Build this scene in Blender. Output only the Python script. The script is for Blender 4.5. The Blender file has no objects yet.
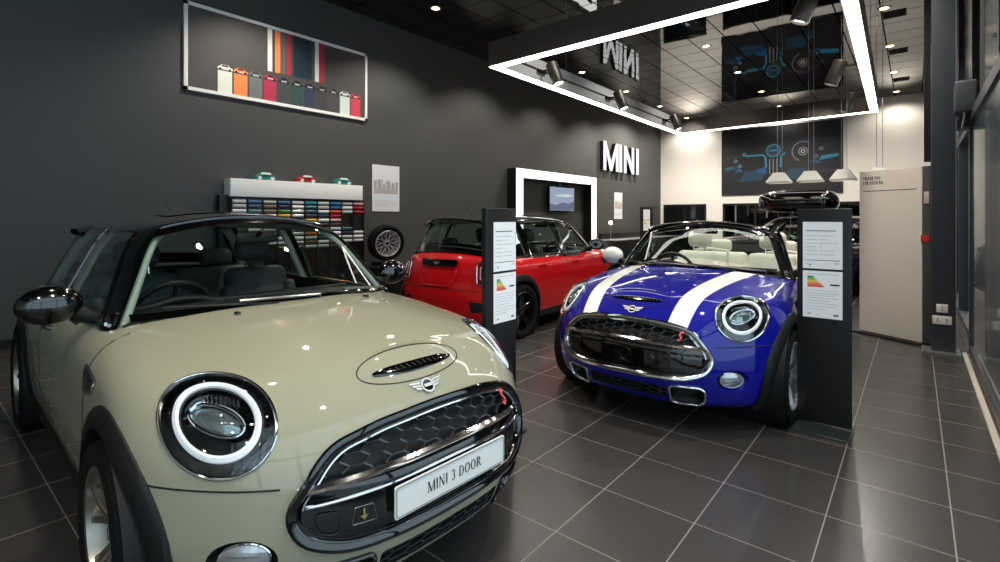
import math, random
import numpy as np

# ---------------------------------------------------------------- smooth tables and the body surface
class Tab:
    """monotone-friendly cubic (pchip) through a table of values"""
    def __init__(s, *kv):
        kv = sorted(kv)
        s.x = np.array([k for k, v in kv], float); s.y = np.array([v for k, v in kv], float)
        h = np.diff(s.x); d = np.diff(s.y) / h; m = np.zeros(len(s.x))
        for i in range(1, len(s.x) - 1):
            if d[i-1] * d[i] > 0:
                w1 = 2 * h[i] + h[i-1]; w2 = h[i] + 2 * h[i-1]
                m[i] = (w1 + w2) / (w1 / d[i-1] + w2 / d[i])
        m[0] = d[0]; m[-1] = d[-1]
        s.m = m
    def __call__(s, q):
        q = np.clip(q, s.x[0], s.x[-1])
        i = np.clip(np.searchsorted(s.x, q, side='right') - 1, 0, len(s.x) - 2)
        h = s.x[i+1] - s.x[i]; t = (q - s.x[i]) / h
        return ((2*t**3 - 3*t*t + 1) * s.y[i] + (t**3 - 2*t*t + t) * h * s.m[i]
                + (3*t*t - 2*t**3) * s.y[i+1] + (t**3 - t*t) * h * s.m[i+1])

def smax(a, b, k):
    h = np.maximum(k - np.abs(a - b), 0) / k
    return np.maximum(a, b) + h * h * k * .25

T0 = Tab((2.2,.66),(2.04,.705),(1.97,.745),(1.90,.79),(1.80,.835),(1.65,.876),(1.45,.912),(1.2,.942),(1.0,.96),(.8,.975),(.5,.985),(0,.99),(-1.2,.99),(-1.6,.985),(-1.9,.96))
FR = Tab((.10,1.86),(.16,1.93),(.22,2.0),(.30,2.04),(.42,2.065),(.54,2.055),(.62,2.035),(.70,1.995),(.78,1.94),(.86,1.88),(1.0,1.8))
RR = Tab((.10,1.70),(.2,1.76),(.3,1.80),(.45,1.815),(.6,1.80),(.75,1.775),(.9,1.73),(1.0,1.68))
WW = Tab((.08,.70),(.15,.775),(.22,.80),(.32,.822),(.5,.838),(.65,.838),(.75,.828),(.83,.806),(.90,.772),(.96,.73),(1.05,.66))
WX = Tab((-2,-.03),(-1.5,-.008),(-1.25,.0),(-.6,-.004),(.3,-.006),(.9,.0),(1.25,.006),(1.6,.0),(2.0,-.02))

class Body:
    """lower body and greenhouse of the small hatchback, as smooth implicit surfaces; st lengthens it"""
    def __init__(s, st=0., scoop=True):
        s.st = st; s.scoop = scoop
    def ux(s, x):      # undo the lengthening between the axles
        return np.where(x > .6, x - s.st/2, np.where(x < -.6, x + s.st/2, x * .6 / (.6 + s.st/2)))
    def lower(s, p):
        x = s.ux(p[..., 0]); y = np.abs(p[..., 1]); z = p[..., 2]
        top = T0(x) - (.085 + .03*np.clip(x-1.0, 0, 1)) * (y/.75)**2.6
        # bonnet: raised centre panel
        c = np.clip((x-.7)/.5, 0, 1); top = top + .012*c*np.exp(-(y/.42)**4)
        if s.scoop:
            dx = (x-1.825)/.09; dy = y/.25
            rr = np.sqrt(dx*dx + dy*dy)
            top = top + .018*(1/(1+np.exp(np.clip((rr-.85)*9,-30,30))))
        f = x - (FR(z) - .215*(y/.62)**2.9 - .20*np.clip(y-.62,0,1)**1.5)
        r = -x - (RR(z) - .13*(y/.62)**2.3)
        a = y - (WW(z) + WX(x))
        b = .165 - z
        t = z - top
        v = smax(t, f, .16)
        v = smax(v, a, .08)
        v = smax(v, r, .13)
        return smax(v, b, .05)
    def cabin(s, p):
        x = s.ux(p[..., 0]); y = np.abs(p[..., 1]); z = p[..., 2]
        ws = .93 - (z-.98)*1.20 - .08*np.clip(z-1.2,0,1) - .275*(y/.7)**2.1
        f = (x - ws)*.66
        rg = 1.66 - (z-.97)*.52 - .13*(y/.6)**2.2
        r = (-x - rg)*.88
        sw = .735 - (z-.94)*.46 - .10*np.clip((z-1.2),0,1) - .05*np.clip((x-.2),0,2)**1.0*.9 - .055*np.clip((-x-.1)/1.4,0,2)**1.6
        a = (y - sw)*.91
        rf = 1.418 - .055*((x+.35)/1.0)**2*np.where(x>-.35,1.25,.75) - .085*(y/.56)**2.3
        t = z - rf
        v = smax(f, t, .07)
        v = smax(v, r, .08)
        return smax(v, a, .075)
    def grad(s, fn, p, e=1e-4):
        g = np.stack([(fn(p+np.eye(3)[k]*e) - fn(p-np.eye(3)[k]*e)) / (2*e) for k in range(3)], -1)
        return g
    def proj(s, fn, p, off=0., n=14):
        p = np.array(p, float)
        for _ in range(n):
            g = s.grad(fn, p); g2 = (g*g).sum(-1, keepdims=True)
            p = p - (fn(p)[..., None]) * g / np.maximum(g2, 1e-6)
        if np.any(off):
            g = s.grad(fn, p); p = p + g/np.linalg.norm(g, axis=-1, keepdims=True)*off
        return p
    def along(s, fn, p, d, lo, hi):
        """surface crossing on the lines p + t d, outermost towards hi (inside at lo)"""
        p = np.array(p, float); d = np.array(d, float)
        lo = np.full(p.shape[:-1], float(lo)); hi = np.full(p.shape[:-1], float(hi))
        for _ in range(40):
            m = (lo+hi)/2; v = fn(p + m[..., None]*d)
            ins = v < 0; lo = np.where(ins, m, lo); hi = np.where(ins, hi, m)
        return p + ((lo+hi)/2)[..., None]*d
import bpy, bmesh
from mathutils import Vector, Matrix, Euler
C = bpy.context.scene.collection
PI = math.pi
R = math.radians

# ---------------------------------------------------------------- materials
def srgb(h):
    if isinstance(h, str):
        h = [int(h[i:i+2], 16)/255 for i in (0, 2, 4)]
    return tuple((c/12.92 if c <= .04045 else ((c+.055)/1.055)**2.4) for c in h) + (1.,)
MATS = {}
def mat(name, col='808080', rough=.5, metal=0., coat=0., spec=.5, emit=None, es=0., sheen=0., bump=None, ior=None, coat_rough=.03):
    if name in MATS: return MATS[name]
    m = bpy.data.materials.new(name); m.use_nodes = True
    b = m.node_tree.nodes['Principled BSDF']
    b.inputs['Base Color'].default_value = srgb(col)
    b.inputs['Roughness'].default_value = rough
    b.inputs['Metallic'].default_value = metal
    b.inputs['Coat Weight'].default_value = coat
    b.inputs['Coat Roughness'].default_value = coat_rough
    b.inputs['Specular IOR Level'].default_value = spec
    if ior: b.inputs['IOR'].default_value = ior
    if emit:
        b.inputs['Emission Color'].default_value = srgb(emit); b.inputs['Emission Strength'].default_value = es
    nt = m.node_tree
    # every surface gets a faint procedural unevenness
    sc, amt = bump if bump else (60., .02)
    tc = nt.nodes.new('ShaderNodeTexCoord'); n = nt.nodes.new('ShaderNodeTexNoise'); n.inputs['Scale'].default_value = sc
    nt.links.new(tc.outputs['Object'], n.inputs['Vector'])
    if bump:
        bp = nt.nodes.new('ShaderNodeBump'); bp.inputs['Strength'].default_value = amt; bp.inputs['Distance'].default_value = .01
        nt.links.new(n.outputs['Fac'], bp.inputs['Height']); nt.links.new(bp.outputs['Normal'], b.inputs['Normal'])
    else:
        mr = nt.nodes.new('ShaderNodeMapRange'); mr.inputs['To Min'].default_value = max(0, rough-amt); mr.inputs['To Max'].default_value = rough+amt
        nt.links.new(n.outputs['Fac'], mr.inputs['Value']); nt.links.new(mr.outputs['Result'], b.inputs['Roughness'])
    MATS[name] = m; return m
def glassy(name, tint=(.8,.9,.86), rough=.0, ior=1.5, gain=1.0):
    """thin pane: see-through with a Fresnel reflection"""
    if name in MATS: return MATS[name]
    m = bpy.data.materials.new(name); m.use_nodes = True; nt = m.node_tree; nt.nodes.clear()
    o = nt.nodes.new('ShaderNodeOutputMaterial'); mx = nt.nodes.new('ShaderNodeMixShader')
    t = nt.nodes.new('ShaderNodeBsdfTransparent'); t.inputs['Color'].default_value = (*tint, 1)
    g = nt.nodes.new('ShaderNodeBsdfGlossy'); g.inputs['Roughness'].default_value = rough; g.inputs['Color'].default_value = (.9,.95,.92,1)
    # Schlick reflection that is the same from both sides of the pane
    ge = nt.nodes.new('ShaderNodeNewGeometry'); dt = nt.nodes.new('ShaderNodeVectorMath'); dt.operation = 'DOT_PRODUCT'
    nt.links.new(ge.outputs['Normal'], dt.inputs[0]); nt.links.new(ge.outputs['Incoming'], dt.inputs[1])
    def M(op, a, b=None):
        n = nt.nodes.new('ShaderNodeMath'); n.operation = op
        for i, q in enumerate((a, b)):
            if q is None: continue
            if hasattr(q, 'is_output'): nt.links.new(q, n.inputs[i])
            else: n.inputs[i].default_value = q
        return n.outputs[0]
    r0 = ((ior-1)/(ior+1))**2*gain
    k = M('ADD', M('MULTIPLY', M('POWER', M('SUBTRACT', 1., M('ABSOLUTE', dt.outputs['Value'])), 5.), 1-r0), r0)
    nt.links.new(k, mx.inputs[0]); nt.links.new(t.outputs[0], mx.inputs[1]); nt.links.new(g.outputs[0], mx.inputs[2])
    nt.links.new(mx.outputs[0], o.inputs['Surface'])
    MATS[name] = m; return m
def lamp_mat(name, col, strength):
    if name in MATS: return MATS[name]
    m = bpy.data.materials.new(name); m.use_nodes = True; nt = m.node_tree; nt.nodes.clear()
    o = nt.nodes.new('ShaderNodeOutputMaterial'); e = nt.nodes.new('ShaderNodeEmission')
    e.inputs['Color'].default_value = srgb(col); e.inputs['Strength'].default_value = strength
    nt.links.new(e.outputs[0], o.inputs['Surface']); MATS[name] = m; return m

# ---------------------------------------------------------------- mesh collector
class MB:
    def __init__(s): s.v = []; s.f = []; s.m = []; s.mats = []; s.flat = []
    def mi(s, m):
        if m not in s.mats: s.mats.append(m)
        return s.mats.index(m)
    def add(s, vs, fs, m, flat=False):
        o = len(s.v); s.v += [tuple(map(float, v)) for v in vs]; i = s.mi(m)
        for f in fs: s.f.append([o+k for k in f]); s.m.append(i); s.flat.append(flat)
        return s
    def grid(s, P, m, cu=False, cv=False, flip=False):
        P = np.asarray(P, float); n, k = P.shape[:2]; fs = []
        for i in range(n if cu else n-1):
            for j in range(k if cv else k-1):
                a, b, c, d = i*k+j, ((i+1) % n)*k+j, ((i+1) % n)*k+(j+1) % k, i*k+(j+1) % k
                fs.append([a, d, c, b] if flip else [a, b, c, d])
        return s.add(P.reshape(-1, 3), fs, m)
    def box(s, c, d, m, rot=None, bev=0.):
        x, y, z = d[0]/2, d[1]/2, d[2]/2
        if bev > 0:
            bm = bmesh.new(); bmesh.ops.create_cube(bm, size=1)
            for v in bm.verts: v.co = Vector((v.co.x*d[0], v.co.y*d[1], v.co.z*d[2]))
            bmesh.ops.bevel(bm, geom=bm.edges[:], offset=min(bev, min(d)*.49), segments=3, profile=.5, affect='EDGES')
            vs = [v.co.copy() for v in bm.verts]; bm.verts.index_update(); fs = [[v.index for v in f.verts] for f in bm.faces]; bm.free()
        else:
            vs = [Vector((a*x, b*y, e*z)) for a in (-1, 1) for b in (-1, 1) for e in (-1, 1)]
            fs = [[0,1,3,2],[4,6,7,5],[0,4,5,1],[2,3,7,6],[0,2,6,4],[1,5,7,3]]
        M = Euler(rot).to_matrix() if rot is not None else Matrix.Identity(3)
        return s.add([M @ v + Vector(c) for v in vs], fs, m)
    def tube(s, pts, r, m, n=8, closed=False, up=None, caps=True):
        """round (or (rx, ry) oval) tube along points; r may be a list"""
        pts = [Vector(p) for p in pts]; N = len(pts); rings = []
        rr = r if isinstance(r, list) else [r]*N
        prev = None
        for i, p in enumerate(pts):
            if closed: t = pts[(i+1) % N] - pts[i-1]
            else: t = pts[min(i+1, N-1)] - pts[max(i-1, 0)]
            t.normalize()
            if up is not None: a = Vector(up)
            elif prev is None: a = Vector((0,0,1)) if abs(t.z) < .9 else Vector((1,0,0))
            else: a = prev
            a = (a - t*a.dot(t)).normalized(); prev = a; b = t.cross(a)
            q = rr[i]; qa, qb = q if isinstance(q, tuple) else (q, q)
            rings.append([p + a*qa*math.cos(2*PI*k/n) + b*qb*math.sin(2*PI*k/n) for k in range(n)])
        s.grid([[tuple(v) for v in r_] for r_ in rings], m, cu=closed, cv=True)
        if caps and not closed:
            o = len(s.v)-N*n; i = s.mi(m)
            s.f.append([o+k for k in range(n)]); s.f.append([o+(N-1)*n+k for k in range(n)][::-1]); s.m += [i, i]; s.flat += [True, True]
        return s
    def lathe(s, prof, m, c=(0,0,0), axis='y', n=48, cap=False):
        """profile [(radius, along)] turned about an axis through c"""
        P = []
        for r, h in prof:
            row = []
            for k in range(n):
                a = 2*PI*k/n; u, w = r*math.cos(a), r*math.sin(a)
                row.append({'y': (c[0]+u, c[1]+h, c[2]+w), 'z': (c[0]+u, c[1]+w, c[2]+h), 'x': (c[0]+h, c[1]+u, c[2]+w)}[axis])
            P.append(row)
        return s.grid(P, m, cv=True)
    def poly(s, pts, m, d=None):
        """flat polygon, or prism when extruded by vector d"""
        n = len(pts)
        if d is None: return s.add(pts, [list(range(n))], m, True)
        q = [tuple(Vector(p)+Vector(d)) for p in pts]
        return s.add(list(pts)+q, [list(range(n))[::-1], list(range(n, 2*n))] + [[i, (i+1) % n, n+(i+1) % n, n+i] for i in range(n)], m, True)
    def build(s, name, parent=None, label=None, cat=None, group=None, kind=None, smooth=True, angle=38, loc=None, rot=None, fixn=False):
        me = bpy.data.meshes.new(name); me.from_pydata(s.v, [], s.f)
        for m in s.mats: me.materials.append(m)
        me.polygons.foreach_set('material_index', s.m)
        if fixn:
            bm = bmesh.new(); bm.from_mesh(me); bmesh.ops.recalc_face_normals(bm, faces=bm.faces[:]); bm.to_mesh(me); bm.free()
        if smooth:
            me.polygons.foreach_set('use_smooth', [not x for x in s.flat])
            me.update(); me.set_sharp_from_angle(angle=R(angle))
        me.update()
        o = bpy.data.objects.new(name, me); C.objects.link(o)
        if parent is not None: o.parent = parent
        if loc is not None: o.location = loc
        if rot is not None: o.rotation_euler = rot
        tag(o, label, cat, group, kind); return o
def tag(o, label=None, cat=None, group=None, kind=None):
    if label: o['label'] = label
    if cat: o['category'] = cat
    if group: o['group'] = group
    if kind: o['kind'] = kind
    return o
def empty(name, loc, rz=0., label=None, cat=None, group=None):
    o = bpy.data.objects.new(name, None); C.objects.link(o); o.location = loc; o.rotation_euler = (0, 0, rz)
    o.empty_display_size = .1
    return tag(o, label, cat, group)
def copy_tree(o, parent=None):
    c = o.copy(); C.objects.link(c); c.parent = parent
    for ch in list(o.children): copy_tree(ch, c)
    return c
def S_(name, mb, **k): return mb.build(name, kind='structure', **k)

# ---------------------------------------------------------------- lettering drawn from strokes (cap height 1, returned as quads)
def arc(cx, cy, rx, ry, a0, a1, w0, w1=None, n=14):
    """curved stroke; w0 thickness on verticals, w1 on horizontals"""
    w1 = w0 if w1 is None else w1; q = []
    def pt(a, k):
        c, s = math.cos(R(a)), math.sin(R(a))
        return (cx + c*(rx - k*w0), cy + s*(ry - k*w1))
    for i in range(n):
        a = a0 + (a1-a0)*i/n; b = a0 + (a1-a0)*(i+1)/n
        q.append([pt(a, 0), pt(b, 0), pt(b, 1), pt(a, 1)])
    return q
def seg(x0, y0, x1, y1, w):
    """stroke with horizontal width w (vertical or slanted), or a flat bar when level"""
    if abs(y1-y0) < 1e-6: return [[(x0, y0-w/2), (x1, y0-w/2), (x1, y0+w/2), (x0, y0+w/2)]]
    return [[(x0-w/2, y0), (x0+w/2, y0), (x1+w/2, y1), (x1-w/2, y1)]]
def glyph(ch, K, T, sf):
    """K thick, T thin, sf serif half length -> (quads, width)"""
    def ser(x, y): return seg(x-sf, y, x+sf, y, T*.8) if sf else []
    h = T*.4 if sf else 0; B, U = h, 1-h
    L = K/2 + sf*.6
    q = []
    if ch == 'I': q = seg(L, 0, L, 1, K)+ser(L, B)+ser(L, U); w = 2*L
    elif ch == 'M':
        W = .86; q = seg(L, 0, L, 1, T)+seg(W, 0, W, 1, K)+seg(L+T*.5, 1, (L+W)/2, 0, K)+seg((L+W)/2, 0, W-T*.5, 1, T)
        q += ser(L, B)+ser(W, B)+ser(L-.03, U)+ser(W+.03, U); w = W+L
    elif ch == 'N':
        W = .68; q = seg(L, 0, L, 1, T)+seg(W, 0, W, 1, T)+seg(L, 1, W, 0, K)+ser(L, B)+ser(L-.02, U)+ser(W, U); w = W+L
    elif ch == 'H':
        W = .62; q = seg(L, 0, L, 1, K)+seg(W, 0, W, 1, K)+seg(L, .5, W, .5, T)
        for a in (L, W): q += ser(a, B)+ser(a, U)
        w = W+L
    elif ch == 'T': q = seg(.34, 0, .34, 1, K)+seg(.0, 1-T/2, .68, 1-T/2, T)+ser(.34, B)+(seg(.03, .8, .03, 1, T)+seg(.65, .8, .65, 1, T) if sf else []); w = .68
    elif ch == 'A': q = seg(.08, 0, .37, 1, T)+seg(.37, 1, .68, 0, K)+seg(.2, .34, .55, .34, T)+ser(.08, B)+ser(.68, B); w = .76
    elif ch == 'V': q = seg(.08, 1, .37, 0, K)+seg(.37, 0, .66, 1, T)+ser(.08, U)+ser(.66, U); w = .74
    elif ch == 'Y': q = seg(.34, 0, .34, .5, K)+seg(.34, .42, .06, 1, K)+seg(.34, .42, .62, 1, T)+ser(.34, B)+ser(.06, U)+ser(.62, U); w = .68
    elif ch == 'K': q = seg(L, 0, L, 1, K)+seg(L, .4, .6, 1, T)+seg(.3, .55, .64, 0, K)+ser(L, B)+ser(L, U)+ser(.6, U)+ser(.64, B); w = .7
    elif ch == 'F': q = seg(L, 0, L, 1, K)+seg(L, 1-T/2, .56, 1-T/2, T)+seg(L, .52, .46, .52, T)+ser(L, B)+(seg(.55, .8, .55, 1, T) if sf else []); w = .58
    elif ch == 'D': q = seg(L, 0, L, 1, K)+arc(.3, .5, .38, .5, -90, 90, K, T)+seg(L, 1-T/2, .3, 1-T/2, T)+seg(L, T/2, .3, T/2, T)+ser(L-.03, B)+ser(L-.03, U); w = .72
    elif ch == 'O': q = arc(.38, .5, .36, .51, 0, 360, K, T, 24); w = .76
    elif ch == 'G': q = arc(.38, .5, .36, .51, 40, 330, K, T, 22)+seg(.68, .08, .68, .45, K)+seg(.5, .45, .74, .45, T); w = .76
    elif ch == 'U': q = seg(L, .35, L, 1, K)+seg(.6, .35, .6, 1, T)+arc((L-K/2+.6+T/2)/2, .36, (.6+T/2-L+K/2)/2, .37, 180, 360, (K+T)/2, T)+ser(L, U)+ser(.6, U); w = .7
    elif ch == 'R': q = seg(L, 0, L, 1, K)+arc(.3, .75, .27, .25, -90, 90, K, T)+seg(L, 1-T/2, .3, 1-T/2, T)+seg(L, .5+T/2, .3, .5+T/2, T)+seg(.34, .5, .62, 0, K)+ser(L, B)+ser(.63, B)+ser(L-.03, U); w = .7
    elif ch == 'S': q = arc(.26, .74, .23, .265, 30, 270, K*.75, T)+arc(.26, .26, .25, .265, -150, 90, K*.75, T); w = .52
    elif ch == '3': q = arc(.24, .75, .22, .25, -90, 150, K*.8, T)+arc(.24, .27, .25, .275, -150, 90, K*.8, T); w = .52
    elif ch == '/': q = seg(0, 0, .4, 1, T); w = .4
    else: w = .3
    return q, w
def text_quads(txt, h, K=.16, T=.06, sf=.09, gap=.1, sx=1.):
    x = 0; out = []
    for ch in txt:
        q, w = glyph(ch, K, T, sf)
        out += [[((x+px)*h*sx, py*h) for px, py in f] for f in q]; x += w + gap
    W = (x-gap)*h*sx
    return out, W
def put_text(mb, txt, h, fn, m, anchor='c', d=None, **k):
    q, W = text_quads(txt, h, **k); ox = -W/2 if anchor == 'c' else 0
    for f in q:
        pts = [fn(px+ox, py) for px, py in f]
        mb.poly(pts, m, d)
    return W
# ---------------------------------------------------------------- the small hatchback and its variants
def side_pt(B, fn, x, z, sgn, off=0.):
    """point of a surface seen straight from the side, (x, z) -> 3D; arrays allowed"""
    x = np.asarray(x, float); z = np.asarray(z, float); x, z = np.broadcast_arrays(x, z)
    p = np.stack([x, np.zeros_like(x), z], -1); d = np.zeros_like(p); d[..., 1] = 1
    q = B.along(fn, p, d, .0, 1.1)
    if np.any(off):
        g = B.grad(fn, q); q = q + g/np.linalg.norm(g, axis=-1, keepdims=True)*np.asarray(off)[..., None]
    q = q.copy(); q[..., 1] *= sgn; return q
def front_pt(B, fn, y, z, off=0., x0=1.2):
    """point of a surface seen straight from the front, (y, z) -> 3D"""
    y = np.asarray(y, float); z = np.asarray(z, float); y, z = np.broadcast_arrays(y, z)
    p = np.stack([np.full(y.shape, x0 + B.st/2), y, z], -1); d = np.zeros_like(p); d[..., 0] = 1
    q = B.along(fn, p, d, 0., 1.1)
    if np.any(off):
        g = B.grad(fn, q); q = q + g/np.linalg.norm(g, axis=-1, keepdims=True)*np.asarray(off)[..., None]
    return q
def rear_pt(B, fn, y, z, off=0., x0=-1.0):
    y = np.asarray(y, float); z = np.asarray(z, float); y, z = np.broadcast_arrays(y, z)
    p = np.stack([np.full(y.shape, x0 - B.st/2), y, z], -1); d = np.zeros_like(p); d[..., 0] = -1
    q = B.along(fn, p, d, 0., 1.1)
    if np.any(off):
        g = B.grad(fn, q); q = q + g/np.linalg.norm(g, axis=-1, keepdims=True)*np.asarray(off)[..., None]
    return q
def top_pt(B, fn, x, y, off=0.):
    x = np.asarray(x, float); y = np.asarray(y, float); x, y = np.broadcast_arrays(x, y)
    p = np.stack([x, y, np.full(x.shape, .5)], -1); d = np.zeros_like(p); d[..., 2] = 1
    q = B.along(fn, p, d, 0., 1.2)
    if np.any(off):
        g = B.grad(fn, q); q = q + g/np.linalg.norm(g, axis=-1, keepdims=True)*np.asarray(off)[..., None]
    return q
def round_poly(pts, r, n=6):
    """closed polygon with rounded corners; r one radius or a list"""
    out = []; N = len(pts)
    for i in range(N):
        p = np.array(pts[i], float); a = np.array(pts[i-1], float)-p; b = np.array(pts[(i+1) % N], float)-p
        la, lb = np.linalg.norm(a), np.linalg.norm(b); ri = r[i] if isinstance(r, (list, tuple)) else r
        k = min(ri, la*.49, lb*.49); A = p+a/la*k; Bq = p+b/lb*k
        for j in range(n+1):
            t = j/n; out.append(tuple((1-t)**2*A + 2*t*(1-t)*p + t*t*Bq))
    return out
def resample(poly, n):
    P = np.array(list(poly)+[poly[0]]); d = np.r_[0, np.cumsum(np.linalg.norm(np.diff(P, axis=0), axis=1))]
    t = np.linspace(0, d[-1], n, endpoint=False)
    return np.stack([np.interp(t, d, P[:, k]) for k in (0, 1)], -1)
def inside(pt, poly):
    x, y = pt; c = False; n = len(poly)
    for i in range(n):
        x1, y1 = poly[i]; x2, y2 = poly[i-1]
        if (y1 > y) != (y2 > y) and x < (x2-x1)*(y-y1)/(y2-y1)+x1: c = not c
    return c
GRILLE = round_poly([(-.43,.668),(-.25,.702),(0,.713),(.25,.702),(.43,.668),(.545,.51),(.518,.42),(.41,.374),(0,.368),(-.41,.374),(-.518,.42),(-.545,.51)], [.07,.05,.2,.05,.07,.07,.06,.07,.1,.07,.06,.07])
LOWER = round_poly([(-.275,.312),(.275,.312),(.27,.235),(-.27,.235)], .02)
DUCT = round_poly([(.295,.325),(.46,.325),(.49,.30),(.48,.225),(.44,.203),(.295,.205)], .03)
def ell(cy, cz, ry, rz, n=64): return [(cy+ry*math.cos(2*PI*k/n), cz+rz*math.sin(2*PI*k/n)) for k in range(n)]
HLN = np.array([.74, .20, .64]); HLN = HLN/np.linalg.norm(HLN)
HLU = np.array([-HLN[1], HLN[0], 0.]); HLU /= np.linalg.norm(HLU); HLV = np.cross(HLN, HLU)
HLO = np.array([1.672, .628, .735])
HLC = (0., 0., .158, .163)
def hl_ell(k=1., n=64):
    """outline of the headlamp in its own plane: an oval leaning outwards at the top"""
    out = []
    for i in range(n):
        a = 2*PI*i/n; p, q = .213*k*math.cos(a), .138*k*math.sin(a)
        out.append((.010+.47*p-.88*q, .018+.88*p+.47*q))
    return out
def hl_plane(B, s, u, v, t=0.):
    u = np.asarray(u, float)[..., None]; v = np.asarray(v, float)[..., None]
    p = HLO + np.array([B.st/2, 0, 0]) + HLU*u + HLV*v + HLN*t
    p = p.copy(); p[..., 1] *= s; return p
def hl_pt(B, s, u, v, off=0.):
    p = hl_plane(B, s, u, v, -.2); n = HLN*np.array([1, s, 1])
    q = B.along(B.lower, p, np.broadcast_to(n, p.shape), 0, .5)
    return q + n*np.asarray(off, float)[..., None]
FOGC = (.625, .372, .072, .066)
def patch(mb, proj, poly, offs, m, n=72, flip=False):
    """filled panel that follows the body: concentric rows from the outline to the middle; offs [(scale, offset)]"""
    P = resample(poly, n); c = (P.max(0)+P.min(0))/2
    rows = []
    for s, o in offs:
        q = c + (P-c)*s
        rows.append(proj(q[:, 0], q[:, 1], np.full(n, o)))
    rows = np.array(rows); mb.grid(rows, m, cv=True, flip=flip)
    if offs[-1][0] > .02:
        o = len(mb.v)-n; mb.f.append([o+k for k in range(n)]); mb.m.append(mb.mi(m)); mb.flat.append(False)
    return mb
def ring(mb, proj, poly, r, m, off=0., n=96, k=8):
    P = resample(poly, n); q = proj(P[:, 0], P[:, 1], np.full(n, off))
    return mb.tube(q, r, m, n=k, closed=True)
def honeycomb(mb, proj, poly, off, m, cw, chh, th=.004, dz0=0.):
    """flattened hexagon mesh clipped to an outline"""
    P = np.array(poly); y0, y1, z0, z1 = P[:, 0].min(), P[:, 0].max(), P[:, 1].min(), P[:, 1].max()
    segs = []
    A_, B_ = cw*.36, cw*.17; dx = A_+B_
    nx = int((y1-y0)/dx)+3; nz = int((z1-z0)/chh)+4
    for i in range(-nz, nz+1):
        for j in range(-nx, nx+1):
            cx = (y0+y1)/2 + j*dx; cz = (z0+z1)/2+dz0 + i*chh + (j % 2)*chh/2
            segs += [((cx-B_, cz+chh/2), (cx+B_, cz+chh/2)), ((cx+B_, cz+chh/2), (cx+A_, cz)), ((cx+A_, cz), (cx+B_, cz-chh/2))]
    # keep the parts inside
    A = []; Bq = []
    for p, q in segs:
        L = 4; prev = None
        for t in range(L):
            s0 = (p[0]+(q[0]-p[0])*t/L, p[1]+(q[1]-p[1])*t/L); s1 = (p[0]+(q[0]-p[0])*(t+1)/L, p[1]+(q[1]-p[1])*(t+1)/L)
            if inside(((s0[0]+s1[0])/2, (s0[1]+s1[1])/2), poly): A.append(s0); Bq.append(s1)
    A = np.array(A); Bq = np.array(Bq)
    a3 = proj(A[:, 0], A[:, 1], np.full(len(A), off)); b3 = proj(Bq[:, 0], Bq[:, 1], np.full(len(A), off))
    for p, q in zip(a3, b3):
        p = Vector(p); q = Vector(q); t = (q-p).normalized(); u = Vector((1, 0, 0)); v = t.cross(u).normalized()*th/2; w = u*th*2.2
        ps = [p+v, p-v, q-v, q+v]
        mb.add(ps+[x-w for x in ps], [[0,1,2,3],[4,7,6,5],[0,3,7,4],[1,5,6,2]], m, True)
    return mb

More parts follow.
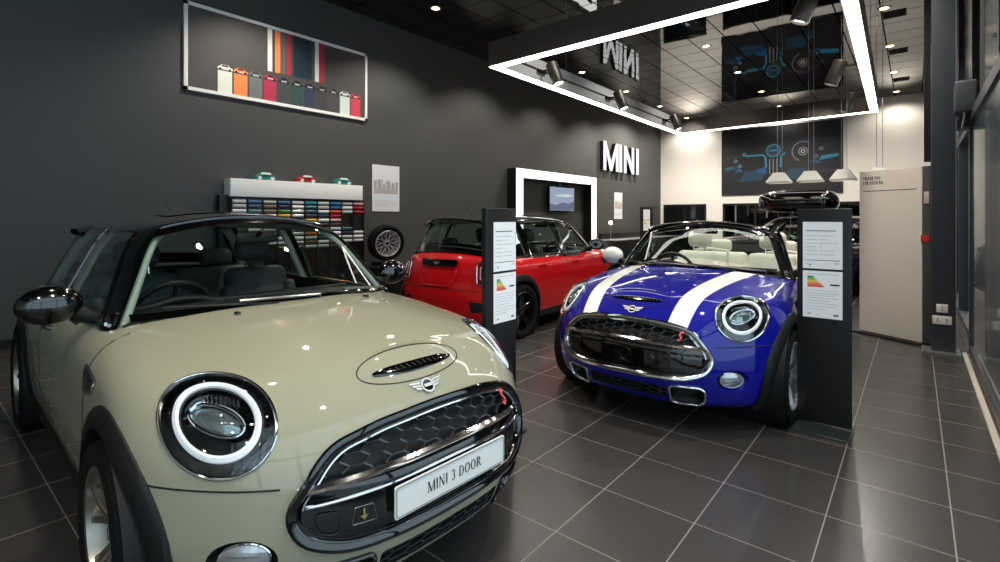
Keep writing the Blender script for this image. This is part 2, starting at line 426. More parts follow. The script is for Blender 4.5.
def make_shell(B, paint, stripes=None, cabin_cut=True, conv=False):
    """bonnet-to-tail skin as one watertight mesh, with arches, lamps, intakes and cabin cut out of it;
    returns the mesh split into panels"""
    dark = mat('black_plastic', '0b0b0c', .5); dash = mat('interior_black', '101214', .6)
    a, b = -1.15-B.st/2, 1.45+B.st/2
    nm, ncap, nph = 96, 26, 128
    dirs = []; org = []
    ph = np.linspace(0, 2*PI, nph, endpoint=False)
    rad = np.stack([np.zeros(nph), np.cos(ph), np.sin(ph)], -1)
    for i in range(1, ncap):
        th = PI/2*(1-i/ncap); dirs.append(rad*math.cos(th)+np.array([-math.sin(th), 0, 0])); org.append(np.tile([a, 0, .5], (nph, 1)))
    for i in range(nm+1):
        dirs.append(rad); org.append(np.tile([a+(b-a)*i/nm, 0, .5], (nph, 1)))
    for i in range(1, ncap):
        th = PI/2*(i/ncap); dirs.append(rad*math.cos(th)+np.array([math.sin(th), 0, 0])); org.append(np.tile([b, 0, .5], (nph, 1)))
    D = np.array(dirs); O = np.array(org)
    P = B.along(B.lower, O, D, 0, 1.6)
    pole0 = B.along(B.lower, np.array([[a, 0, .5]]), np.array([[-1., 0, 0]]), 0, 1.6)[0]
    pole1 = B.along(B.lower, np.array([[b, 0, .5]]), np.array([[1., 0, 0]]), 0, 1.6)[0]
    mb = MB(); mb.grid(P, paint, cv=True)
    n = P.shape[0]; i0 = len(mb.v); mb.v += [tuple(pole0), tuple(pole1)]
    for j in range(nph):
        mb.f.append([i0, (j+1) % nph, j][::-1]); mb.m.append(0); mb.flat.append(False)
        mb.f.append([i0+1, (n-1)*nph+j, (n-1)*nph+(j+1) % nph][::-1]); mb.m.append(0); mb.flat.append(False)
    shell = mb.build('shell_tmp', smooth=False, fixn=True)
    cut = MB()
    def prism(poly, f0, f1):
        n_ = len(poly); A = [f0(u, v) for u, v in poly]; Z = [f1(u, v) for u, v in poly]
        cut.add(A+Z, [list(range(n_)), list(range(n_, 2*n_))[::-1]]+[[i, n_+i, n_+(i+1) % n_, (i+1) % n_] for i in range(n_)], dark)
    xf = B.st/2
    prism(GRILLE, lambda y, z: (1.72+xf, y, z), lambda y, z: (2.3+xf, y, z))
    prism(LOWER, lambda y, z: (1.80+xf, y, z), lambda y, z: (2.3+xf, y, z))
    for s in (1, -1):
        prism([(s*u, v) for u, v in DUCT], lambda y, z: (1.80+xf, y, z), lambda y, z: (2.3+xf, y, z))
        prism(hl_ell(), lambda u, v: tuple(hl_plane(B, s, u, v, -.16)), lambda u, v: tuple(hl_plane(B, s, u, v, .25)))
        prism([(s*u, v) for u, v in ell(*FOGC, 40)], lambda y, z: (1.70+xf, y, z), lambda y, z: (2.3+xf, y, z))
        for ax in (1.2475+xf, -1.2475-xf):
            prism(ell(ax, .31, .352, .352, 56), lambda x, z: (x, s*.50, z), lambda x, z: (x, s*1.2, z))
    if cabin_cut:
        pl = round_poly([(.74+xf, .60), (.60+xf, .665), (-1.1-xf, .665), (-1.42-xf, .60), (-1.42-xf, -.60), (-1.1-xf, -.665), (.60+xf, -.665), (.74+xf, -.60)], .05, 3)
        prism(pl, lambda x, y: (x, y, .36), lambda x, y: (x, y, 1.3))
    co = cut.build('cut_tmp', smooth=False, fixn=True)
    md = shell.modifiers.new('b', 'BOOLEAN'); md.operation = 'DIFFERENCE'; md.solver = 'EXACT'; md.object = co; md.use_self = True
    dg = bpy.context.evaluated_depsgraph_get(); me = bpy.data.meshes.new_from_object(shell.evaluated_get(dg))
    for o in (shell, co):
        m_ = o.data; bpy.data.objects.remove(o); bpy.data.meshes.remove(m_)
    bm = bmesh.new(); bm.from_mesh(me)
    def bisect(pos, no):
        bmesh.ops.bisect_plane(bm, geom=bm.verts[:]+bm.edges[:]+bm.faces[:], plane_co=pos, plane_no=no, dist=1e-5)
    bisect((0, 0, .576), (0, 0, 1)); bisect((.80+xf, 0, 0), (1, 0, 0)); bisect((0, 0, .815), (0, 0, 1)); bisect((1.585+xf, 0, 0), (1, 0, 0)); bisect((-1.60-xf, 0, 0), (1, 0, 0))
    if stripes:
        for s in (1, -1):
            for (ya, yb) in stripes:          # y at the nose, y at the windscreen
                dx = .95-1.95; dy = s*(yb-ya); no = Vector((-dy, dx, 0)).normalized()
                bisect((1.95, s*ya, 0), no)
    bmesh.ops.triangulate(bm, faces=[f for f in bm.faces if len(f.verts) > 4])
    bm.faces.ensure_lookup_table()
    cen = np.array([f.calc_center_median() for f in bm.faces]); nor = np.array([f.normal for f in bm.faces])
    g = B.grad(B.lower, cen); gn = g/np.linalg.norm(g, axis=-1, keepdims=True)
    outer = (np.abs(B.lower(cen)) < .006) & ((gn*nor).sum(-1) > .7)
    cab = B.cabin(cen)
    xs = cen[:, 0]-xf
    groups = {'body': [], 'bonnet': [], 'front_bumper': []}; mi = {}
    for f, o_, cb, c_, x_ in zip(bm.faces, outer, cab, cen, xs):
        key = 'body'
        if o_:
            if x_ > .80 and (c_[2] > .815 or (x_ > 1.585 and c_[2] > .576)): key = 'bonnet'
            elif x_ > 1.30 and c_[2] < .576: key = 'front_bumper'
            k = 0
            if c_[2] < .235: k = 1 if (-1.62 < x_ < 1.5 or c_[2] < .185) else 0
            if cb < (-.004 if x_ > -1 else -.03) and x_ < 1.05 and c_[2] > .87 and not conv: k = 1
            if conv and cb < -.004 and .55 < x_ < 1.05 and c_[2] > .87: k = 1
            if stripes and key == 'bonnet':
                t = (1.95-c_[0])/1.0; ya = stripes[0][0]+(stripes[0][1]-stripes[0][0])*t; yb = stripes[1][0]+(stripes[1][1]-stripes[1][0])*t
                if ya < abs(c_[1]) < yb: k = 2
        else: k = 1
        if not o_ and c_[0] > 1.5: key = 'body'
        mi[f.index] = k; groups[key].append(f.index)
    out = {}
    allmats = [paint, dark, mat('white_stripe', 'f2f2ee', .35, coat=.8)]
    for key, idx in groups.items():
        fs = [bm.faces[i] for i in idx]; vm = {}; vs = []; F = []; ml = []; sm = []
        for f in fs:
            row = []
            for v in f.verts:
                if v.index not in vm: vm[v.index] = len(vs); vs.append(tuple(v.co))
                row.append(vm[v.index])
            F.append(row); ml.append(mi[f.index]); sm.append(bool(outer[f.index]))
        m2 = bpy.data.meshes.new(key); m2.from_pydata(vs, [], F)
        for q in allmats: m2.materials.append(q)
        m2.polygons.foreach_set('material_index', ml); m2.polygons.foreach_set('use_smooth', [True]*len(F)); m2.update()
        V = np.array(vs); G = B.grad(B.lower, V); G /= np.linalg.norm(G, axis=-1, keepdims=True)
        nl = []
        for pi, p in enumerate(m2.polygons):
            if sm[pi]: nl += [tuple(G[i]) for i in p.vertices]
            else: nl += [tuple(p.normal)]*len(p.vertices)
        m2.normals_split_custom_set(nl)
        out[key] = m2
    bm.free(); bpy.data.meshes.remove(me)
    return out

def add_obj(name, me, parent, label=None):
    o = bpy.data.objects.new(name, me); C.objects.link(o); o.parent = parent
    if label: o['label'] = label
    return o

def make_wheel(style, parent, pos, side):
    """tyre with rim, spokes and brake disc; side +1 faces the car's left"""
    rub = mat('tyre_rubber', '0b0b0b', .8, spec=.2); M_ = {'bronze': mat('rim_silver_dark', '9a968c', .3, .9), 'silver': mat('rim_silver', 'd4d6d8', .32, .55), 'black': mat('rim_black', '0c0c0d', .25, .3, coat=.6)}[style]
    brk = mat('brake_metal', '58585a', .4, .9)
    t = MB(); t.lathe([(.222,-.085),(.235,-.10),(.27,-.108),(.296,-.098),(.308,-.07),(.31,-.03),(.306,-.028),(.306,-.022),(.31,-.02),(.31,.02),(.306,.022),(.306,.028),(.31,.03),(.308,.07),(.296,.098),(.27,.108),(.24,.10),(.222,.088)], rub, n=72)
    for k in range(72):       # tread blocks on the shoulder
        a = 2*PI*k/72; ca, sa = math.cos(a), math.sin(a)
        for sy in (-1, 1):
            p = [(.3065*ca, sy*.078, .3065*sa)]
            t.tube([(.309*ca, sy*.05, .309*sa), (.3015*ca, sy*.094, .3015*sa)], .0022, rub, n=4, caps=False)
    w = t.build('wheel', parent, loc=pos, rot=(0, 0, 0 if side > 0 else PI))
    r = MB(); r.lathe([(.222,.088),(.228,.094),(.222,.098),(.213,.094),(.206,.075),(.204,.0),(.20,-.08),(.222,-.088)], M_, n=72)
    r.lathe([(0,.060),(.02,.060),(.03,.058),(.032,.050),(.055,.046),(.062,.03),(.060,-.02)], M_, n=40)
    def spoke(a0, a1, w0, w1, y0=.045, y1=.080, r0=.045, r1=.215, dp=.022):
        pts = []; N = 8
        for i in range(N+1):
            q = i/N; rr = r0+(r1-r0)*q; a = a0+(a1-a0)*q; ww = w0+(w1-w0)*q; y = y0+(y1-y0)*(1-(1-q)**1.7)*1.0
            c, s = math.cos(a), math.sin(a); n_ = (-s, c)
            ring_ = [(rr*c+n_[0]*u, y+v, rr*s+n_[1]*u) for u, v in ((-ww/2, -dp), (-ww/2, -.004), (-ww/3, 0), (ww/3, 0), (ww/2, -.004), (ww/2, -dp))]
            pts.append(ring_)
        r.grid(pts, M_, cv=True)
    if style == 'silver':
        for k in range(10):
            a = 2*PI*k/10
            spoke(a-.05, a+.24, .016, .012); spoke(a+.05, a-.24, .016, .012)
    elif style == 'black':
        for k in range(5):
            a = 2*PI*k/5+.3
            spoke(a-.22, a-.12, .026, .020); spoke(a+.22, a+.12, .026, .020)
    else:
        for k in range(5):
            a = 2*PI*k/5+.15
            spoke(a-.10, a-.30, .020, .034); spoke(a+.10, a+.30, .020, .034)
    r.build('rim', w, label={'silver': 'silver cross-spoke alloy rim', 'black': 'black five double-spoke rim', 'bronze': 'dull silver alloy rim with paired spokes'}[style])
    d = MB(); d.lathe([(.05,.02),(.145,.02),(.15,.012),(.15,-.005),(.05,-.005)], brk, n=48); d.box((.10,.012,.07), (.07,.06,.12), mat('caliper', '303033', .4), bev=.01)
    d.build('brake_disc', w)
    c = MB(); c.lathe([(0,.066),(.018,.066),(.024,.062),(.024,.055)], mat('black_gloss', '050506', .08, coat=1), n=28)
    c.lathe([(.024,.0665),(.027,.066),(.027,.058)], mat('chrome', 'e8e8ea', .08, 1.), n=28); c.build('hub_cap', w)
    return w

def rbox(mb, c, d, m, bev, rot=None): return mb.box(c, d, m, rot, bev)
def make_seat(parent, pos, fabric, name='seat'):
    s = MB(); x, y, z = 0, 0, 0
    rbox(s, (.02, 0, .10), (.50, .50, .16), fabric, .06, (0, -.10, 0)); 
    for sy in (-1, 1): rbox(s, (.02, sy*.225, .14), (.46, .09, .12), fabric, .045, (0, -.10, 0))
    o = s.build(name, parent, loc=pos)
    b = MB(); rbox(b, (-.27, 0, .42), (.14, .44, .62), fabric, .065, (0, -.30, 0))
    for sy in (-1, 1): rbox(b, (-.235, sy*.21, .38), (.17, .09, .46), fabric, .042, (0, -.30, 0))
    b.build('backrest', o)
    h = MB(); rbox(h, (-.40, 0, .845), (.12, .25, .18), fabric, .06, (0, -.18, 0))
    for sy in (-.06, .06): h.tube([(-.36, sy, .68), (-.39, sy, .80)], .007, mat('chrome', 'e8e8ea', .08, 1.), n=8)
    h.build('headrest', o)
    return o

def winged_badge(mb, fn, s, chrome, black):
    """round black boss between two stepped wings; fn(u, v, d) places it"""
    n = 28
    for r0, r1, m in ((0, .62, black), (.62, .80, chrome)):
        for k in range(n):
            a, b = 2*PI*k/n, 2*PI*(k+1)/n
            P = [(r0*math.cos(a), r0*math.sin(a)), (r1*math.cos(a), r1*math.sin(a)), (r1*math.cos(b), r1*math.sin(b)), (r0*math.cos(b), r0*math.sin(b))]
            P = P if r0 > 0 else P[1:3]+[(0, 0)]
            mb.poly([fn(u*s, v*s, .006 if m is chrome else .004) for u, v in P], m)
    mb.poly([fn(u*s, v*s, .008) for u, v in ((-.5,-.16),(.5,-.16),(.5,.16),(-.5,.16))], chrome)
    for sg in (1, -1):
        for i, (l, v) in enumerate(((2.1, .42), (1.85, .10), (1.55, -.22))):
            pts = [(sg*.78, v+.12), (sg*l, v+.26), (sg*(l-.1), v+.08), (sg*.8, v-.08)]
            mb.poly([fn(u*s, w*s, .004) for u, w in (pts if sg < 0 else pts[::-1])], chrome)

def make_car(name, label, pose, paint_name, paint_col, wheel, kind='hatch', st=0., roof_col='060607', stripes=None, plate=False, seat_col='3c3f42', mirror_col='060607',
             chrome_rim=False, metal=.0, side_mark=False, spot_lamps=False, detail=True, label_cat='car', seats_pale=False):
    B = Body(st); xf = st/2
    car = empty(name, (pose[0], pose[1], 0), pose[2], label, label_cat)
    paint = mat(paint_name, paint_col, .45, metal, coat=1., spec=.08)
    gloss = mat('black_gloss', '050506', .08, coat=1); chrome = mat('chrome', 'e8e8ea', .08, 1.); dark = mat('black_plastic', '0b0b0c', .5)
    roofm = mat('roof_'+roof_col, roof_col, .12, coat=1); clad = mat('wheel_arch_plastic', '111213', .6, spec=.3)
    glass = glassy('car_glass', (.74, .83, .79)); lens = glassy('lamp_glass', (.93, .95, .96)); trim = mat('interior_black', '101214', .6)
    seatm = mat('seat_'+seat_col, seat_col, .6)
    conv = kind == 'convertible'
    panels = make_shell(B, paint, stripes, True, conv)
    body = add_obj('body', panels['body'], car); bonnet = add_obj('bonnet', panels['bonnet'], car, 'blue bonnet with two white stripes' if stripes else None); fb = add_obj('front_bumper', panels['front_bumper'], car)
    lo = B.lower; cb = B.cabin
    fp = lambda y, z, o=0.: front_pt(B, lo, y, z, o)
    # ---- seams
    def gap(pts, r, par): g_ = MB(); g_.tube(pts, r, trim, n=6); g_.build('panel_gap', par)
    for s in (1, -1):
        zz = [.576]*12; yy = np.linspace(.545, .80, 12)
        q = fp(yy, np.array(zz), 0.); q[:, 1] *= s
        xs = np.linspace(q[-1, 0], 1.56+xf, 4)
        q2 = side_pt(B, lo, xs, np.full(4, .576), s)
        gap(list(q)+list(q2[1:]), .003, fb)
        for xd in ([.80+xf, -.42] if kind != 'five' else [.80+xf, -.12, -.98]):
            zz = np.linspace(.26, .905, 26); q = side_pt(B, lo, xd+.05*np.sin((zz-.26)*2.2)*(1 if xd > 0 else -1), zz, s); gap(q, .0026, body)
    # ---- bonnet scoop
    sc = MB(); n = 40
    ring_ = np.array([(1.825+.072*math.cos(2*PI*k/n), .235*math.sin(2*PI*k/n)) for k in range(n)]); ring_[:, 0] += xf
    q = B.along(lo, np.c_[ring_, np.full(n, .5)], np.tile([0., 0, 1], (n, 1)), 0, 1.); sc.tube(q, .0025, trim, n=6, closed=True)
    ys = np.linspace(-.185, .185, 25); P = []
    for y in ys:
        h = .014*math.sqrt(max(0, 1-(y/.19)**2))+.001
        xc = 1.852+xf - .10*(abs(y)/.2)**2*.12
        row = top_pt(B, lo, np.array([xc-h*1.3, xc-h*.6, xc+h*.6, xc+h*1.3]), np.full(4, y), np.array([.001, .004, .004, .001])); P.append(row)
    sc.grid(P, gloss)
    for k in range(12):
        y = -.14+k*.0254; a = top_pt(B, lo, np.array([1.843, 1.856])+xf, np.array([y, y+.01]), .0055); sc.tube(a, .0018, dark, n=4)
    sc.build('bonnet_scoop', bonnet)
    for s in (.33, -.33):
        jets = MB(); c_ = top_pt(B, lo, np.array([1.02+xf]), np.array([s]))[0]; jets.box(c_+np.array([0, 0, .004]), (.03, .022, .014), gloss, bev=.004); jets.build('washer_jet', bonnet)
    # ---- badge
    bd = MB()
    cz, cx = .752, None
    base = fp(np.array([0.]), np.array([cz]))[0]; g = B.grad(lo, base); g /= np.linalg.norm(g); up = np.array([-g[2], 0, g[0]])
    def bfn(u, v, d):
        p = base+np.array([0, 1, 0])*u+up*v; p = B.proj(lo, p[None])[0]; return tuple(p+g*(d+.004))
    silv = mat('badge_silver', 'd9d9dc', .3, .55); winged_badge(bd, bfn, .036, silv, gloss); bd.build('bonnet_badge', bonnet, label='silver winged round badge')
    # ---- grille
    gr = MB(); patch(gr, fp, GRILLE, [(1.0, -.005), (.985, -.05), (.8, -.055), (.6, -.055), (.4, -.055), (.2, -.055), (.02, -.055)], dark, 96)
    grille = gr.build('grille', fb)
    up_ = [(y*.93, max(.595, .535+(z-.535)*.90)) for y, z in GRILLE if z > .50]
    hc = MB()
    top = [p for p in resample(GRILLE, 160) if p[1] > .592]
    top = sorted([tuple(p) for p in top], key=lambda p: -p[0]); yl, yr = top[0][0], top[-1][0]
    up_poly = [(yr*.97, .592)]+[(p[0]*.965, .592+(p[1]-.592)*.86) for p in top[::-1]]+[(yl*.97, .592)]
    honeycomb(hc, fp, up_poly, -.012, mat('grille_mesh', '4a4c4e', .22, .7), .130, .034, .0055); hc.build('grille_mesh', grille)
    rim = MB()
    ring(rim, fp, [(y*.975, .53+(z-.53)*.95) for y, z in GRILLE], (.020, .013), chrome if chrome_rim else gloss, .004, 120, 10); rim.build('grille_surround', grille, label='chrome surround' if chrome_rim else 'gloss black surround')
    inn = MB(); ip = [(y, z) for y, z in [(p[0]*.93, .535+(p[1]-.535)*.86) for p in resample(GRILLE, 140)] if z > .50]
    ip = sorted([p for p in ip if p[0] < 0], key=lambda p: (p[1]-.5)+p[0]*.6)+sorted([p for p in ip if p[0] >= 0], key=lambda p: -(p[1]-.5)+p[0]*.6); ip = np.array(ip)
    inn.tube(fp(ip[:, 0], ip[:, 1], np.zeros(len(ip))), .0045, chrome, n=6)
    inn.build('grille_inner_trim', grille)
    bar = MB(); yy = np.linspace(-.505, .505, 40); zz = .585-.022*(yy/.5)**2
    P = []
    for dz, o in ((-.013, -.02), (-.011, .004), (0, .012), (.011, .004), (.013, -.02)): P.append(fp(yy, zz+dz, np.full(40, o)))
    bar.grid(np.array(P).transpose(1, 0, 2), chrome, flip=True); bar.build('grille_bar', grille, label='chrome bar across the grille')
    # lower black panel of the grille
    low_poly = [(-.50, .560), (.50, .560), (.515, .47), (.485, .415), (.40, .378), (0, .372), (-.40, .378), (-.485, .415), (-.515, .47)]
    lp = MB(); patch(lp, fp, round_poly(low_poly, .02), [(1., -.03), (.985, -.008), (.8, -.006), (.6, -.006), (.4, -.006), (.2, -.006), (.02, -.006)], gloss, 90)
    yy = np.linspace(-.49, .49, 40); lp.tube(fp(yy, .535-.018*(yy/.5)**2, np.full(40, .002)), .006, chrome if plate else gloss, n=8)
    lp.build('grille_lower_panel', grille)
    if plate:
        cr = MB(); ring(cr, fp, round_poly([(-.475, .49), (-.405, .49), (-.41, .42), (-.46, .43)], .02), .0018, trim, -.003, 40, 5); cr.build('tow_cover', grille)
        ar = MB(); gold = mat('arrow_gold', '8a7a4a', .4)
        for q_ in ([(-.365, .487), (-.310, .487), (-.30, .437), (-.375, .437)],): ring(ar, fp, q_, .0012, mat('wiper_arm', '77797a', .3, .7), -.004, 30, 5)
        for q_ in ([(-.341, .480), (-.335, .480), (-.335, .458), (-.341, .458)], [(-.350, .460), (-.326, .460), (-.338, .445)]):
            q_ = np.array(q_); ar.poly([tuple(v) for v in fp(q_[:, 0], q_[:, 1], np.full(len(q_), -.003))], gold)
        ar.build('arrow_mark', grille, label='small outlined gold arrow mark')
    # red S
    sb = MB(); q, w = text_quads('S', .052, K=.22, T=.16, sf=0)
    for f in q:
        pts = np.array([(u+.335+v*.25, v) for u, v in f]); pr = fp(.0+pts[:, 0], .607+pts[:, 1], np.full(len(pts), .004)); sb.poly([tuple(p) for p in pr], mat('red_badge', 'd0555a', .4), (.008, 0, 0))
    sb.build('red_letter_badge', grille, label='red letter S on the grille')
    # ---- lower intake and ducts
    li = MB(); patch(li, fp, LOWER, [(1., -.004), (.98, -.04), (.6, -.045), (.3, -.045), (.02, -.045)], dark, 60)
    honeycomb(li, fp, LOWER, -.006, mat('grille_mesh', '4a4c4e', .22, .7), .125, .032, .005, .010); li.build('lower_intake', fb)
    for s in (1, -1):
        d = MB(); pl = [(s*u, v) for u, v in DUCT]
        patch(d, fp, pl, [(1., -.004), (.93, -.01), (.85, -.06), (.4, -.07), (.02, -.07)], dark, 48); d.build('brake_duct', fb)
        r_ = MB(); ring(r_, fp, pl, (.011, .008), chrome if chrome_rim else gloss, .002, 60, 8); r_.build('duct_trim', fb, label='chrome trim' if chrome_rim else 'gloss black trim')
        # fog lamp
        pf = [(s*u, v) for u, v in ell(*FOGC, 48)]
        f = MB(); patch(f, fp, pf, [(1., 0), (.95, -.014), (.80, -.03), (.76, -.03)], paint if stripes else dark, 48)
        patch(f, fp, [(s*u, v) for u, v in ell(FOGC[0], FOGC[1], .052, .050, 48)], [(1., -.03), (1., -.012), (.9, -.008), (.5, .0), (.02, .002)], mat('fog_lens', 'b9bcc0', .15, .6, coat=1), 48)
        fo = f.build('fog_lamp', fb)
        fr_ = MB(); ring(fr_, fp, [(s*u, v) for u, v in ell(FOGC[0], FOGC[1], .054, .052, 40)], .004, chrome, -.012, 48, 6)
        for k in (-.02, 0, .02): yv = np.linspace(-.035, .035, 6); fr_.tube(fp(s*(FOGC[0]+yv), np.full(6, FOGC[1]+k), np.full(6, .003)), .0014, chrome, n=4)
        fr_.build('fog_lamp_rim', fo)
        # headlight
        e = hl_ell
        hp = lambda u, v, o=0., s=s: hl_pt(B, s, u, v, o)
        h = MB(); patch(h, hp, e(1.), [(1., -.003), (.97, .0), (.80, -.004), (.79, -.020), (.60, -.022), (.56, -.045), (.40, -.065), (.15, -.07), (.02, -.07)], gloss, 72)
        hl = h.build('headlight', bonnet)
        r2 = MB(); ring(r2, hp, e(.992), (.009, .0065) if chrome_rim else (.0045, .0045), chrome, .003, 90, 8); r2.build('headlight_trim', hl)
        r3 = MB(); r3.grid(np.array([hp(np.array(e(k))[:, 0], np.array(e(k))[:, 1], np.full(64, o)) for k, o in ((.75, -.014), (.745, -.004), (.69, .001), (.64, -.004), (.635, -.018))]), mat('light_guide', 'dfe4e6', .25, emit='f4f8ff', es=.22), cv=True)
        r3.build('light_ring', hl, label='white daytime light ring')
        p_ = MB()
        bs = lambda a_, b_: (.010-.160*a_+.008*b_, .018-.085*a_+.197*b_); el = [bs(.44*math.cos(t_), -.02+.27*math.sin(t_)-.06*math.cos(t_)) for t_ in np.linspace(0, 2*PI, 40, endpoint=False)]
        ring(p_, hp, el, .006, chrome, -.022, 60, 8)
        patch(p_, hp, el, [(.9, -.035), (.6, -.022), (.3, -.016), (.02, -.014)], mat('projector_lens', '8a9a9c', .05, .7, coat=1), 40)
        for k in range(8):
            q_ = np.array([bs(-.12+.075*k, .27), bs(-.12+.075*k, .40)]); p_.tube(hp(q_[:, 0], q_[:, 1], np.array([-.03, -.022])), .0042, chrome, n=5)
        q_ = np.array([bs(-.16, .34), bs(-.3, .24), bs(-.42, .12)]); p_.tube(hp(q_[:, 0], q_[:, 1], np.full(3, -.026)), .012, chrome, n=8)
        p_.build('projector', hl)
        lc = MB(); patch(lc, hp, e(.97), [(1., .002), (.9, .009), (.7, .013), (.45, .016), (.2, .018), (.02, .018)], lens, 72); lc.build('lens_cover', hl)
        # side scuttle
        if detail:
            x0 = .93+xf
            pol = round_poly([(x0-.14, .80), (x0+.09, .775), (x0+.05, .715), (x0-.09, .70)], .02)
            sp = lambda x, z, o=0., s=s: side_pt(B, lo, x, z, s, o)
            sc_ = MB(); patch(sc_, sp, pol, [(1., .002), (.97, .008), (.5, .009), (.02, .009)], chrome if side_mark else gloss, 40)
            if side_mark:
                patch(sc_, sp, [(u, v) for u, v in round_poly([(x0-.11, .788), (x0+.06, .768), (x0+.03, .73), (x0-.07, .715)], .02)], [(1., .0095), (.5, .0105), (.02, .0105)], gloss, 40)
                q, w = text_quads('S', .042, K=.2, T=.14, sf=0)
                for f_ in q:
                    pts = np.array(f_); pr = sp(x0-.03-s*(pts[:, 0]-.01)*1., .733+pts[:, 1], np.full(len(pts), .013)); sc_.poly([tuple(p) for p in pr], chrome)
            sc_.build('side_scuttle', body)
        # wheel arches
        for ax in (1.2475+xf, -1.2475-xf):
            A = np.linspace(R(-22), R(202), 60); rows = []
            for rr, o in ((.352, -.09), (.350, .012), (.358, .018), (.385, .018), (.412, .014), (.424, .006), (.426, -.012)):
                X = ax+rr*np.cos(A); Z = .31+rr*np.sin(A); X2 = np.clip(X, -1.62-xf, 1.64+xf)
                q = side_pt(B, lo, X2, np.maximum(Z, .18), s, np.full(60, max(o, 0)))
                q[:, 0] += X-X2
                if o < 0: q[:, 1] += s*o
                q[:, 2] = Z; rows.append(q)
            w_ = MB(); w_.grid(np.array(rows), clad, flip=s > 0); w_.build('wheel_arch', body)
            lin = MB(); lin.lathe([(.352, 0), (.352, .36)], clad, c=(ax, s*.5 if s > 0 else -.86, .31), n=48); lin.build('arch_liner', body)
        # sill
        xs = np.linspace(-.86-xf, .86+xf, 30); rows = [side_pt(B, lo, xs, np.full(30, z), s, np.full(30, o)) for z, o in ((.26, .0), (.255, .014), (.22, .022), (.185, .018), (.18, .0))]
        w_ = MB(); w_.grid(np.array(rows), clad); w_.build('sill', body)
    # ---- number plate
    if plate:
        pl = MB(); yy = np.linspace(-.26, .26, 20); xx = float(fp(np.array([.16]), np.array([.462]))[0, 0])+.012
        pw = mat('plate_white', 'e9e9e6', .35, coat=.3); y0 = .0
        P2 = round_poly([(-.26+y0, .426), (.26+y0, .426), (.26+y0, .530), (-.26+y0, .530)], .008, 3)
        pl.poly([(xx, u, v) for u, v in P2], pw, (.006, 0, 0))
        o = pl.build('number_plate', fb, label='white number plate lettered MINI 3 DOOR', smooth=False, fixn=True)
        tx = MB(); put_text(tx, 'MINI 3 DOOR', .036, lambda u, v: (xx+.0065, u+y0, .461+v), mat('print_black', '1c1c1e', .5), d=(.0008, 0, 0), K=.15, T=.05, sf=.08, gap=.12, sx=.95)
        tx.build('lettering', o, smooth=False)
        fr_ = MB(); ring_pts = [(xx+.007, u, v) for u, v in round_poly([(-.255+y0, .431), (.255+y0, .431), (.255+y0, .525), (-.255+y0, .525)], .008, 3)]
        fr_.tube(ring_pts, .0012, mat('print_black', '1c1c1e', .5), n=4, closed=True); fr_.build('plate_border', o)
    # ---- greenhouse
    def sw_edge(z):           # half width of the cabin sides by height
        p = np.stack([np.full(z.shape, .0), np.zeros_like(z), z], -1); d = np.zeros_like(p); d[:, 1] = 1; return B.along(cb, p, d, 0, 1)[:, 1]
    nt = 18; t = np.linspace(0, 1, nt)
    zb, zt = .885, (1.262 if conv else 1.325)
    zz = zb+(zt-zb)*t
    y1 = sw_edge(zz)-.04-.02*t
    E1 = {}; E2 = {}; E3 = {}; E4 = {}
    for s in (1, -1):
        p = np.stack([np.full(nt, -.0+xf), s*y1, zz], -1); d = np.zeros_like(p); d[:, 0] = 1
        E1[s] = B.along(cb, p, d, 0, 1.3)
        x2 = E1[s][:, 0]-.115-.02*(1-t)
        E2[s] = side_pt(B, cb, x2, zz-.012*t, s)
        p = np.stack([np.full(nt, -.9-xf), s*(y1-.02), zz], -1); d = np.zeros_like(p); d[:, 0] = -1
        E3[s] = B.along(cb, p, d, 0, 1.3)
        E4[s] = side_pt(B, cb, E3[s][:, 0]+.14, zz-.004, s)
    def ruled(A, Z, n, off=0.):
        k = np.linspace(0, 1, n)[:, None, None]; P = A[None]*(1-k)+Z[None]*k
        return B.proj(cb, P, off)
    wsM = MB(); W = ruled(E1[-1], E1[1], 40); wsM.grid(W, glass, flip=True); wind = wsM.build('windscreen', car)
    # black border of the windscreen
    bo = MB()
    for s in (1, -1):
        k = np.linspace(0, 1, 2)[:, None, None]
    bo.grid(B.proj(cb, np.stack([W[:, -1], W[:, -2], W[:, -3]])+0., .002), gloss, flip=True)
    for j in (0, -1):
        a_ = W[j]; b_ = W[1 if j == 0 else -2]; bo.grid(B.proj(cb, np.stack([a_, a_*.45+b_*.55]), .002), gloss, flip=(j != 0))
    # cowl panel
    ys = np.linspace(-.66, .66, 40); P = []
    for dz in (.0, .02, .045):
        zc = .930+.026*(1-(ys/.66)**2)+dz*.6
        p = np.stack([np.full(40, .0+xf), ys, zc], -1); d = np.zeros_like(p); d[:, 0] = 1
        P.append(B.proj(cb, B.along(cb, p, d, 0, 1.3), .003))
    bo.grid(np.array(P), gloss); bo.build('windscreen_border', wind)
    # wipers
    wi = MB(); silver = mat('wiper_arm', '77797a', .3, .7)
    for (ya, yb) in ((.10, -.50), (.58, .06)):
        zc = lambda y: .952+.030*(1-(y/.66)**2)
        def wp(y, dz, off):
            p = np.array([[xf, y, zc(y)+dz]]); return tuple(B.proj(cb, B.along(cb, p, np.array([[1., 0, 0]]), 0, 1.3), off)[0])
        a0 = wp(ya, -.02, .012); pts = [wp(ya+(yb-ya)*k/8, -.012+.018*k/8, .024) for k in range(9)]
        wi.tube([a0]+pts[:6], .007, silver, n=6)
        wi.tube([wp(yb+(ya-yb)*(-.08+k*.09), .012-.004*k, .014) for k in range(9)], (.005, .009), trim, n=6)
    wi.build('wiper', car)
    bl = MB()
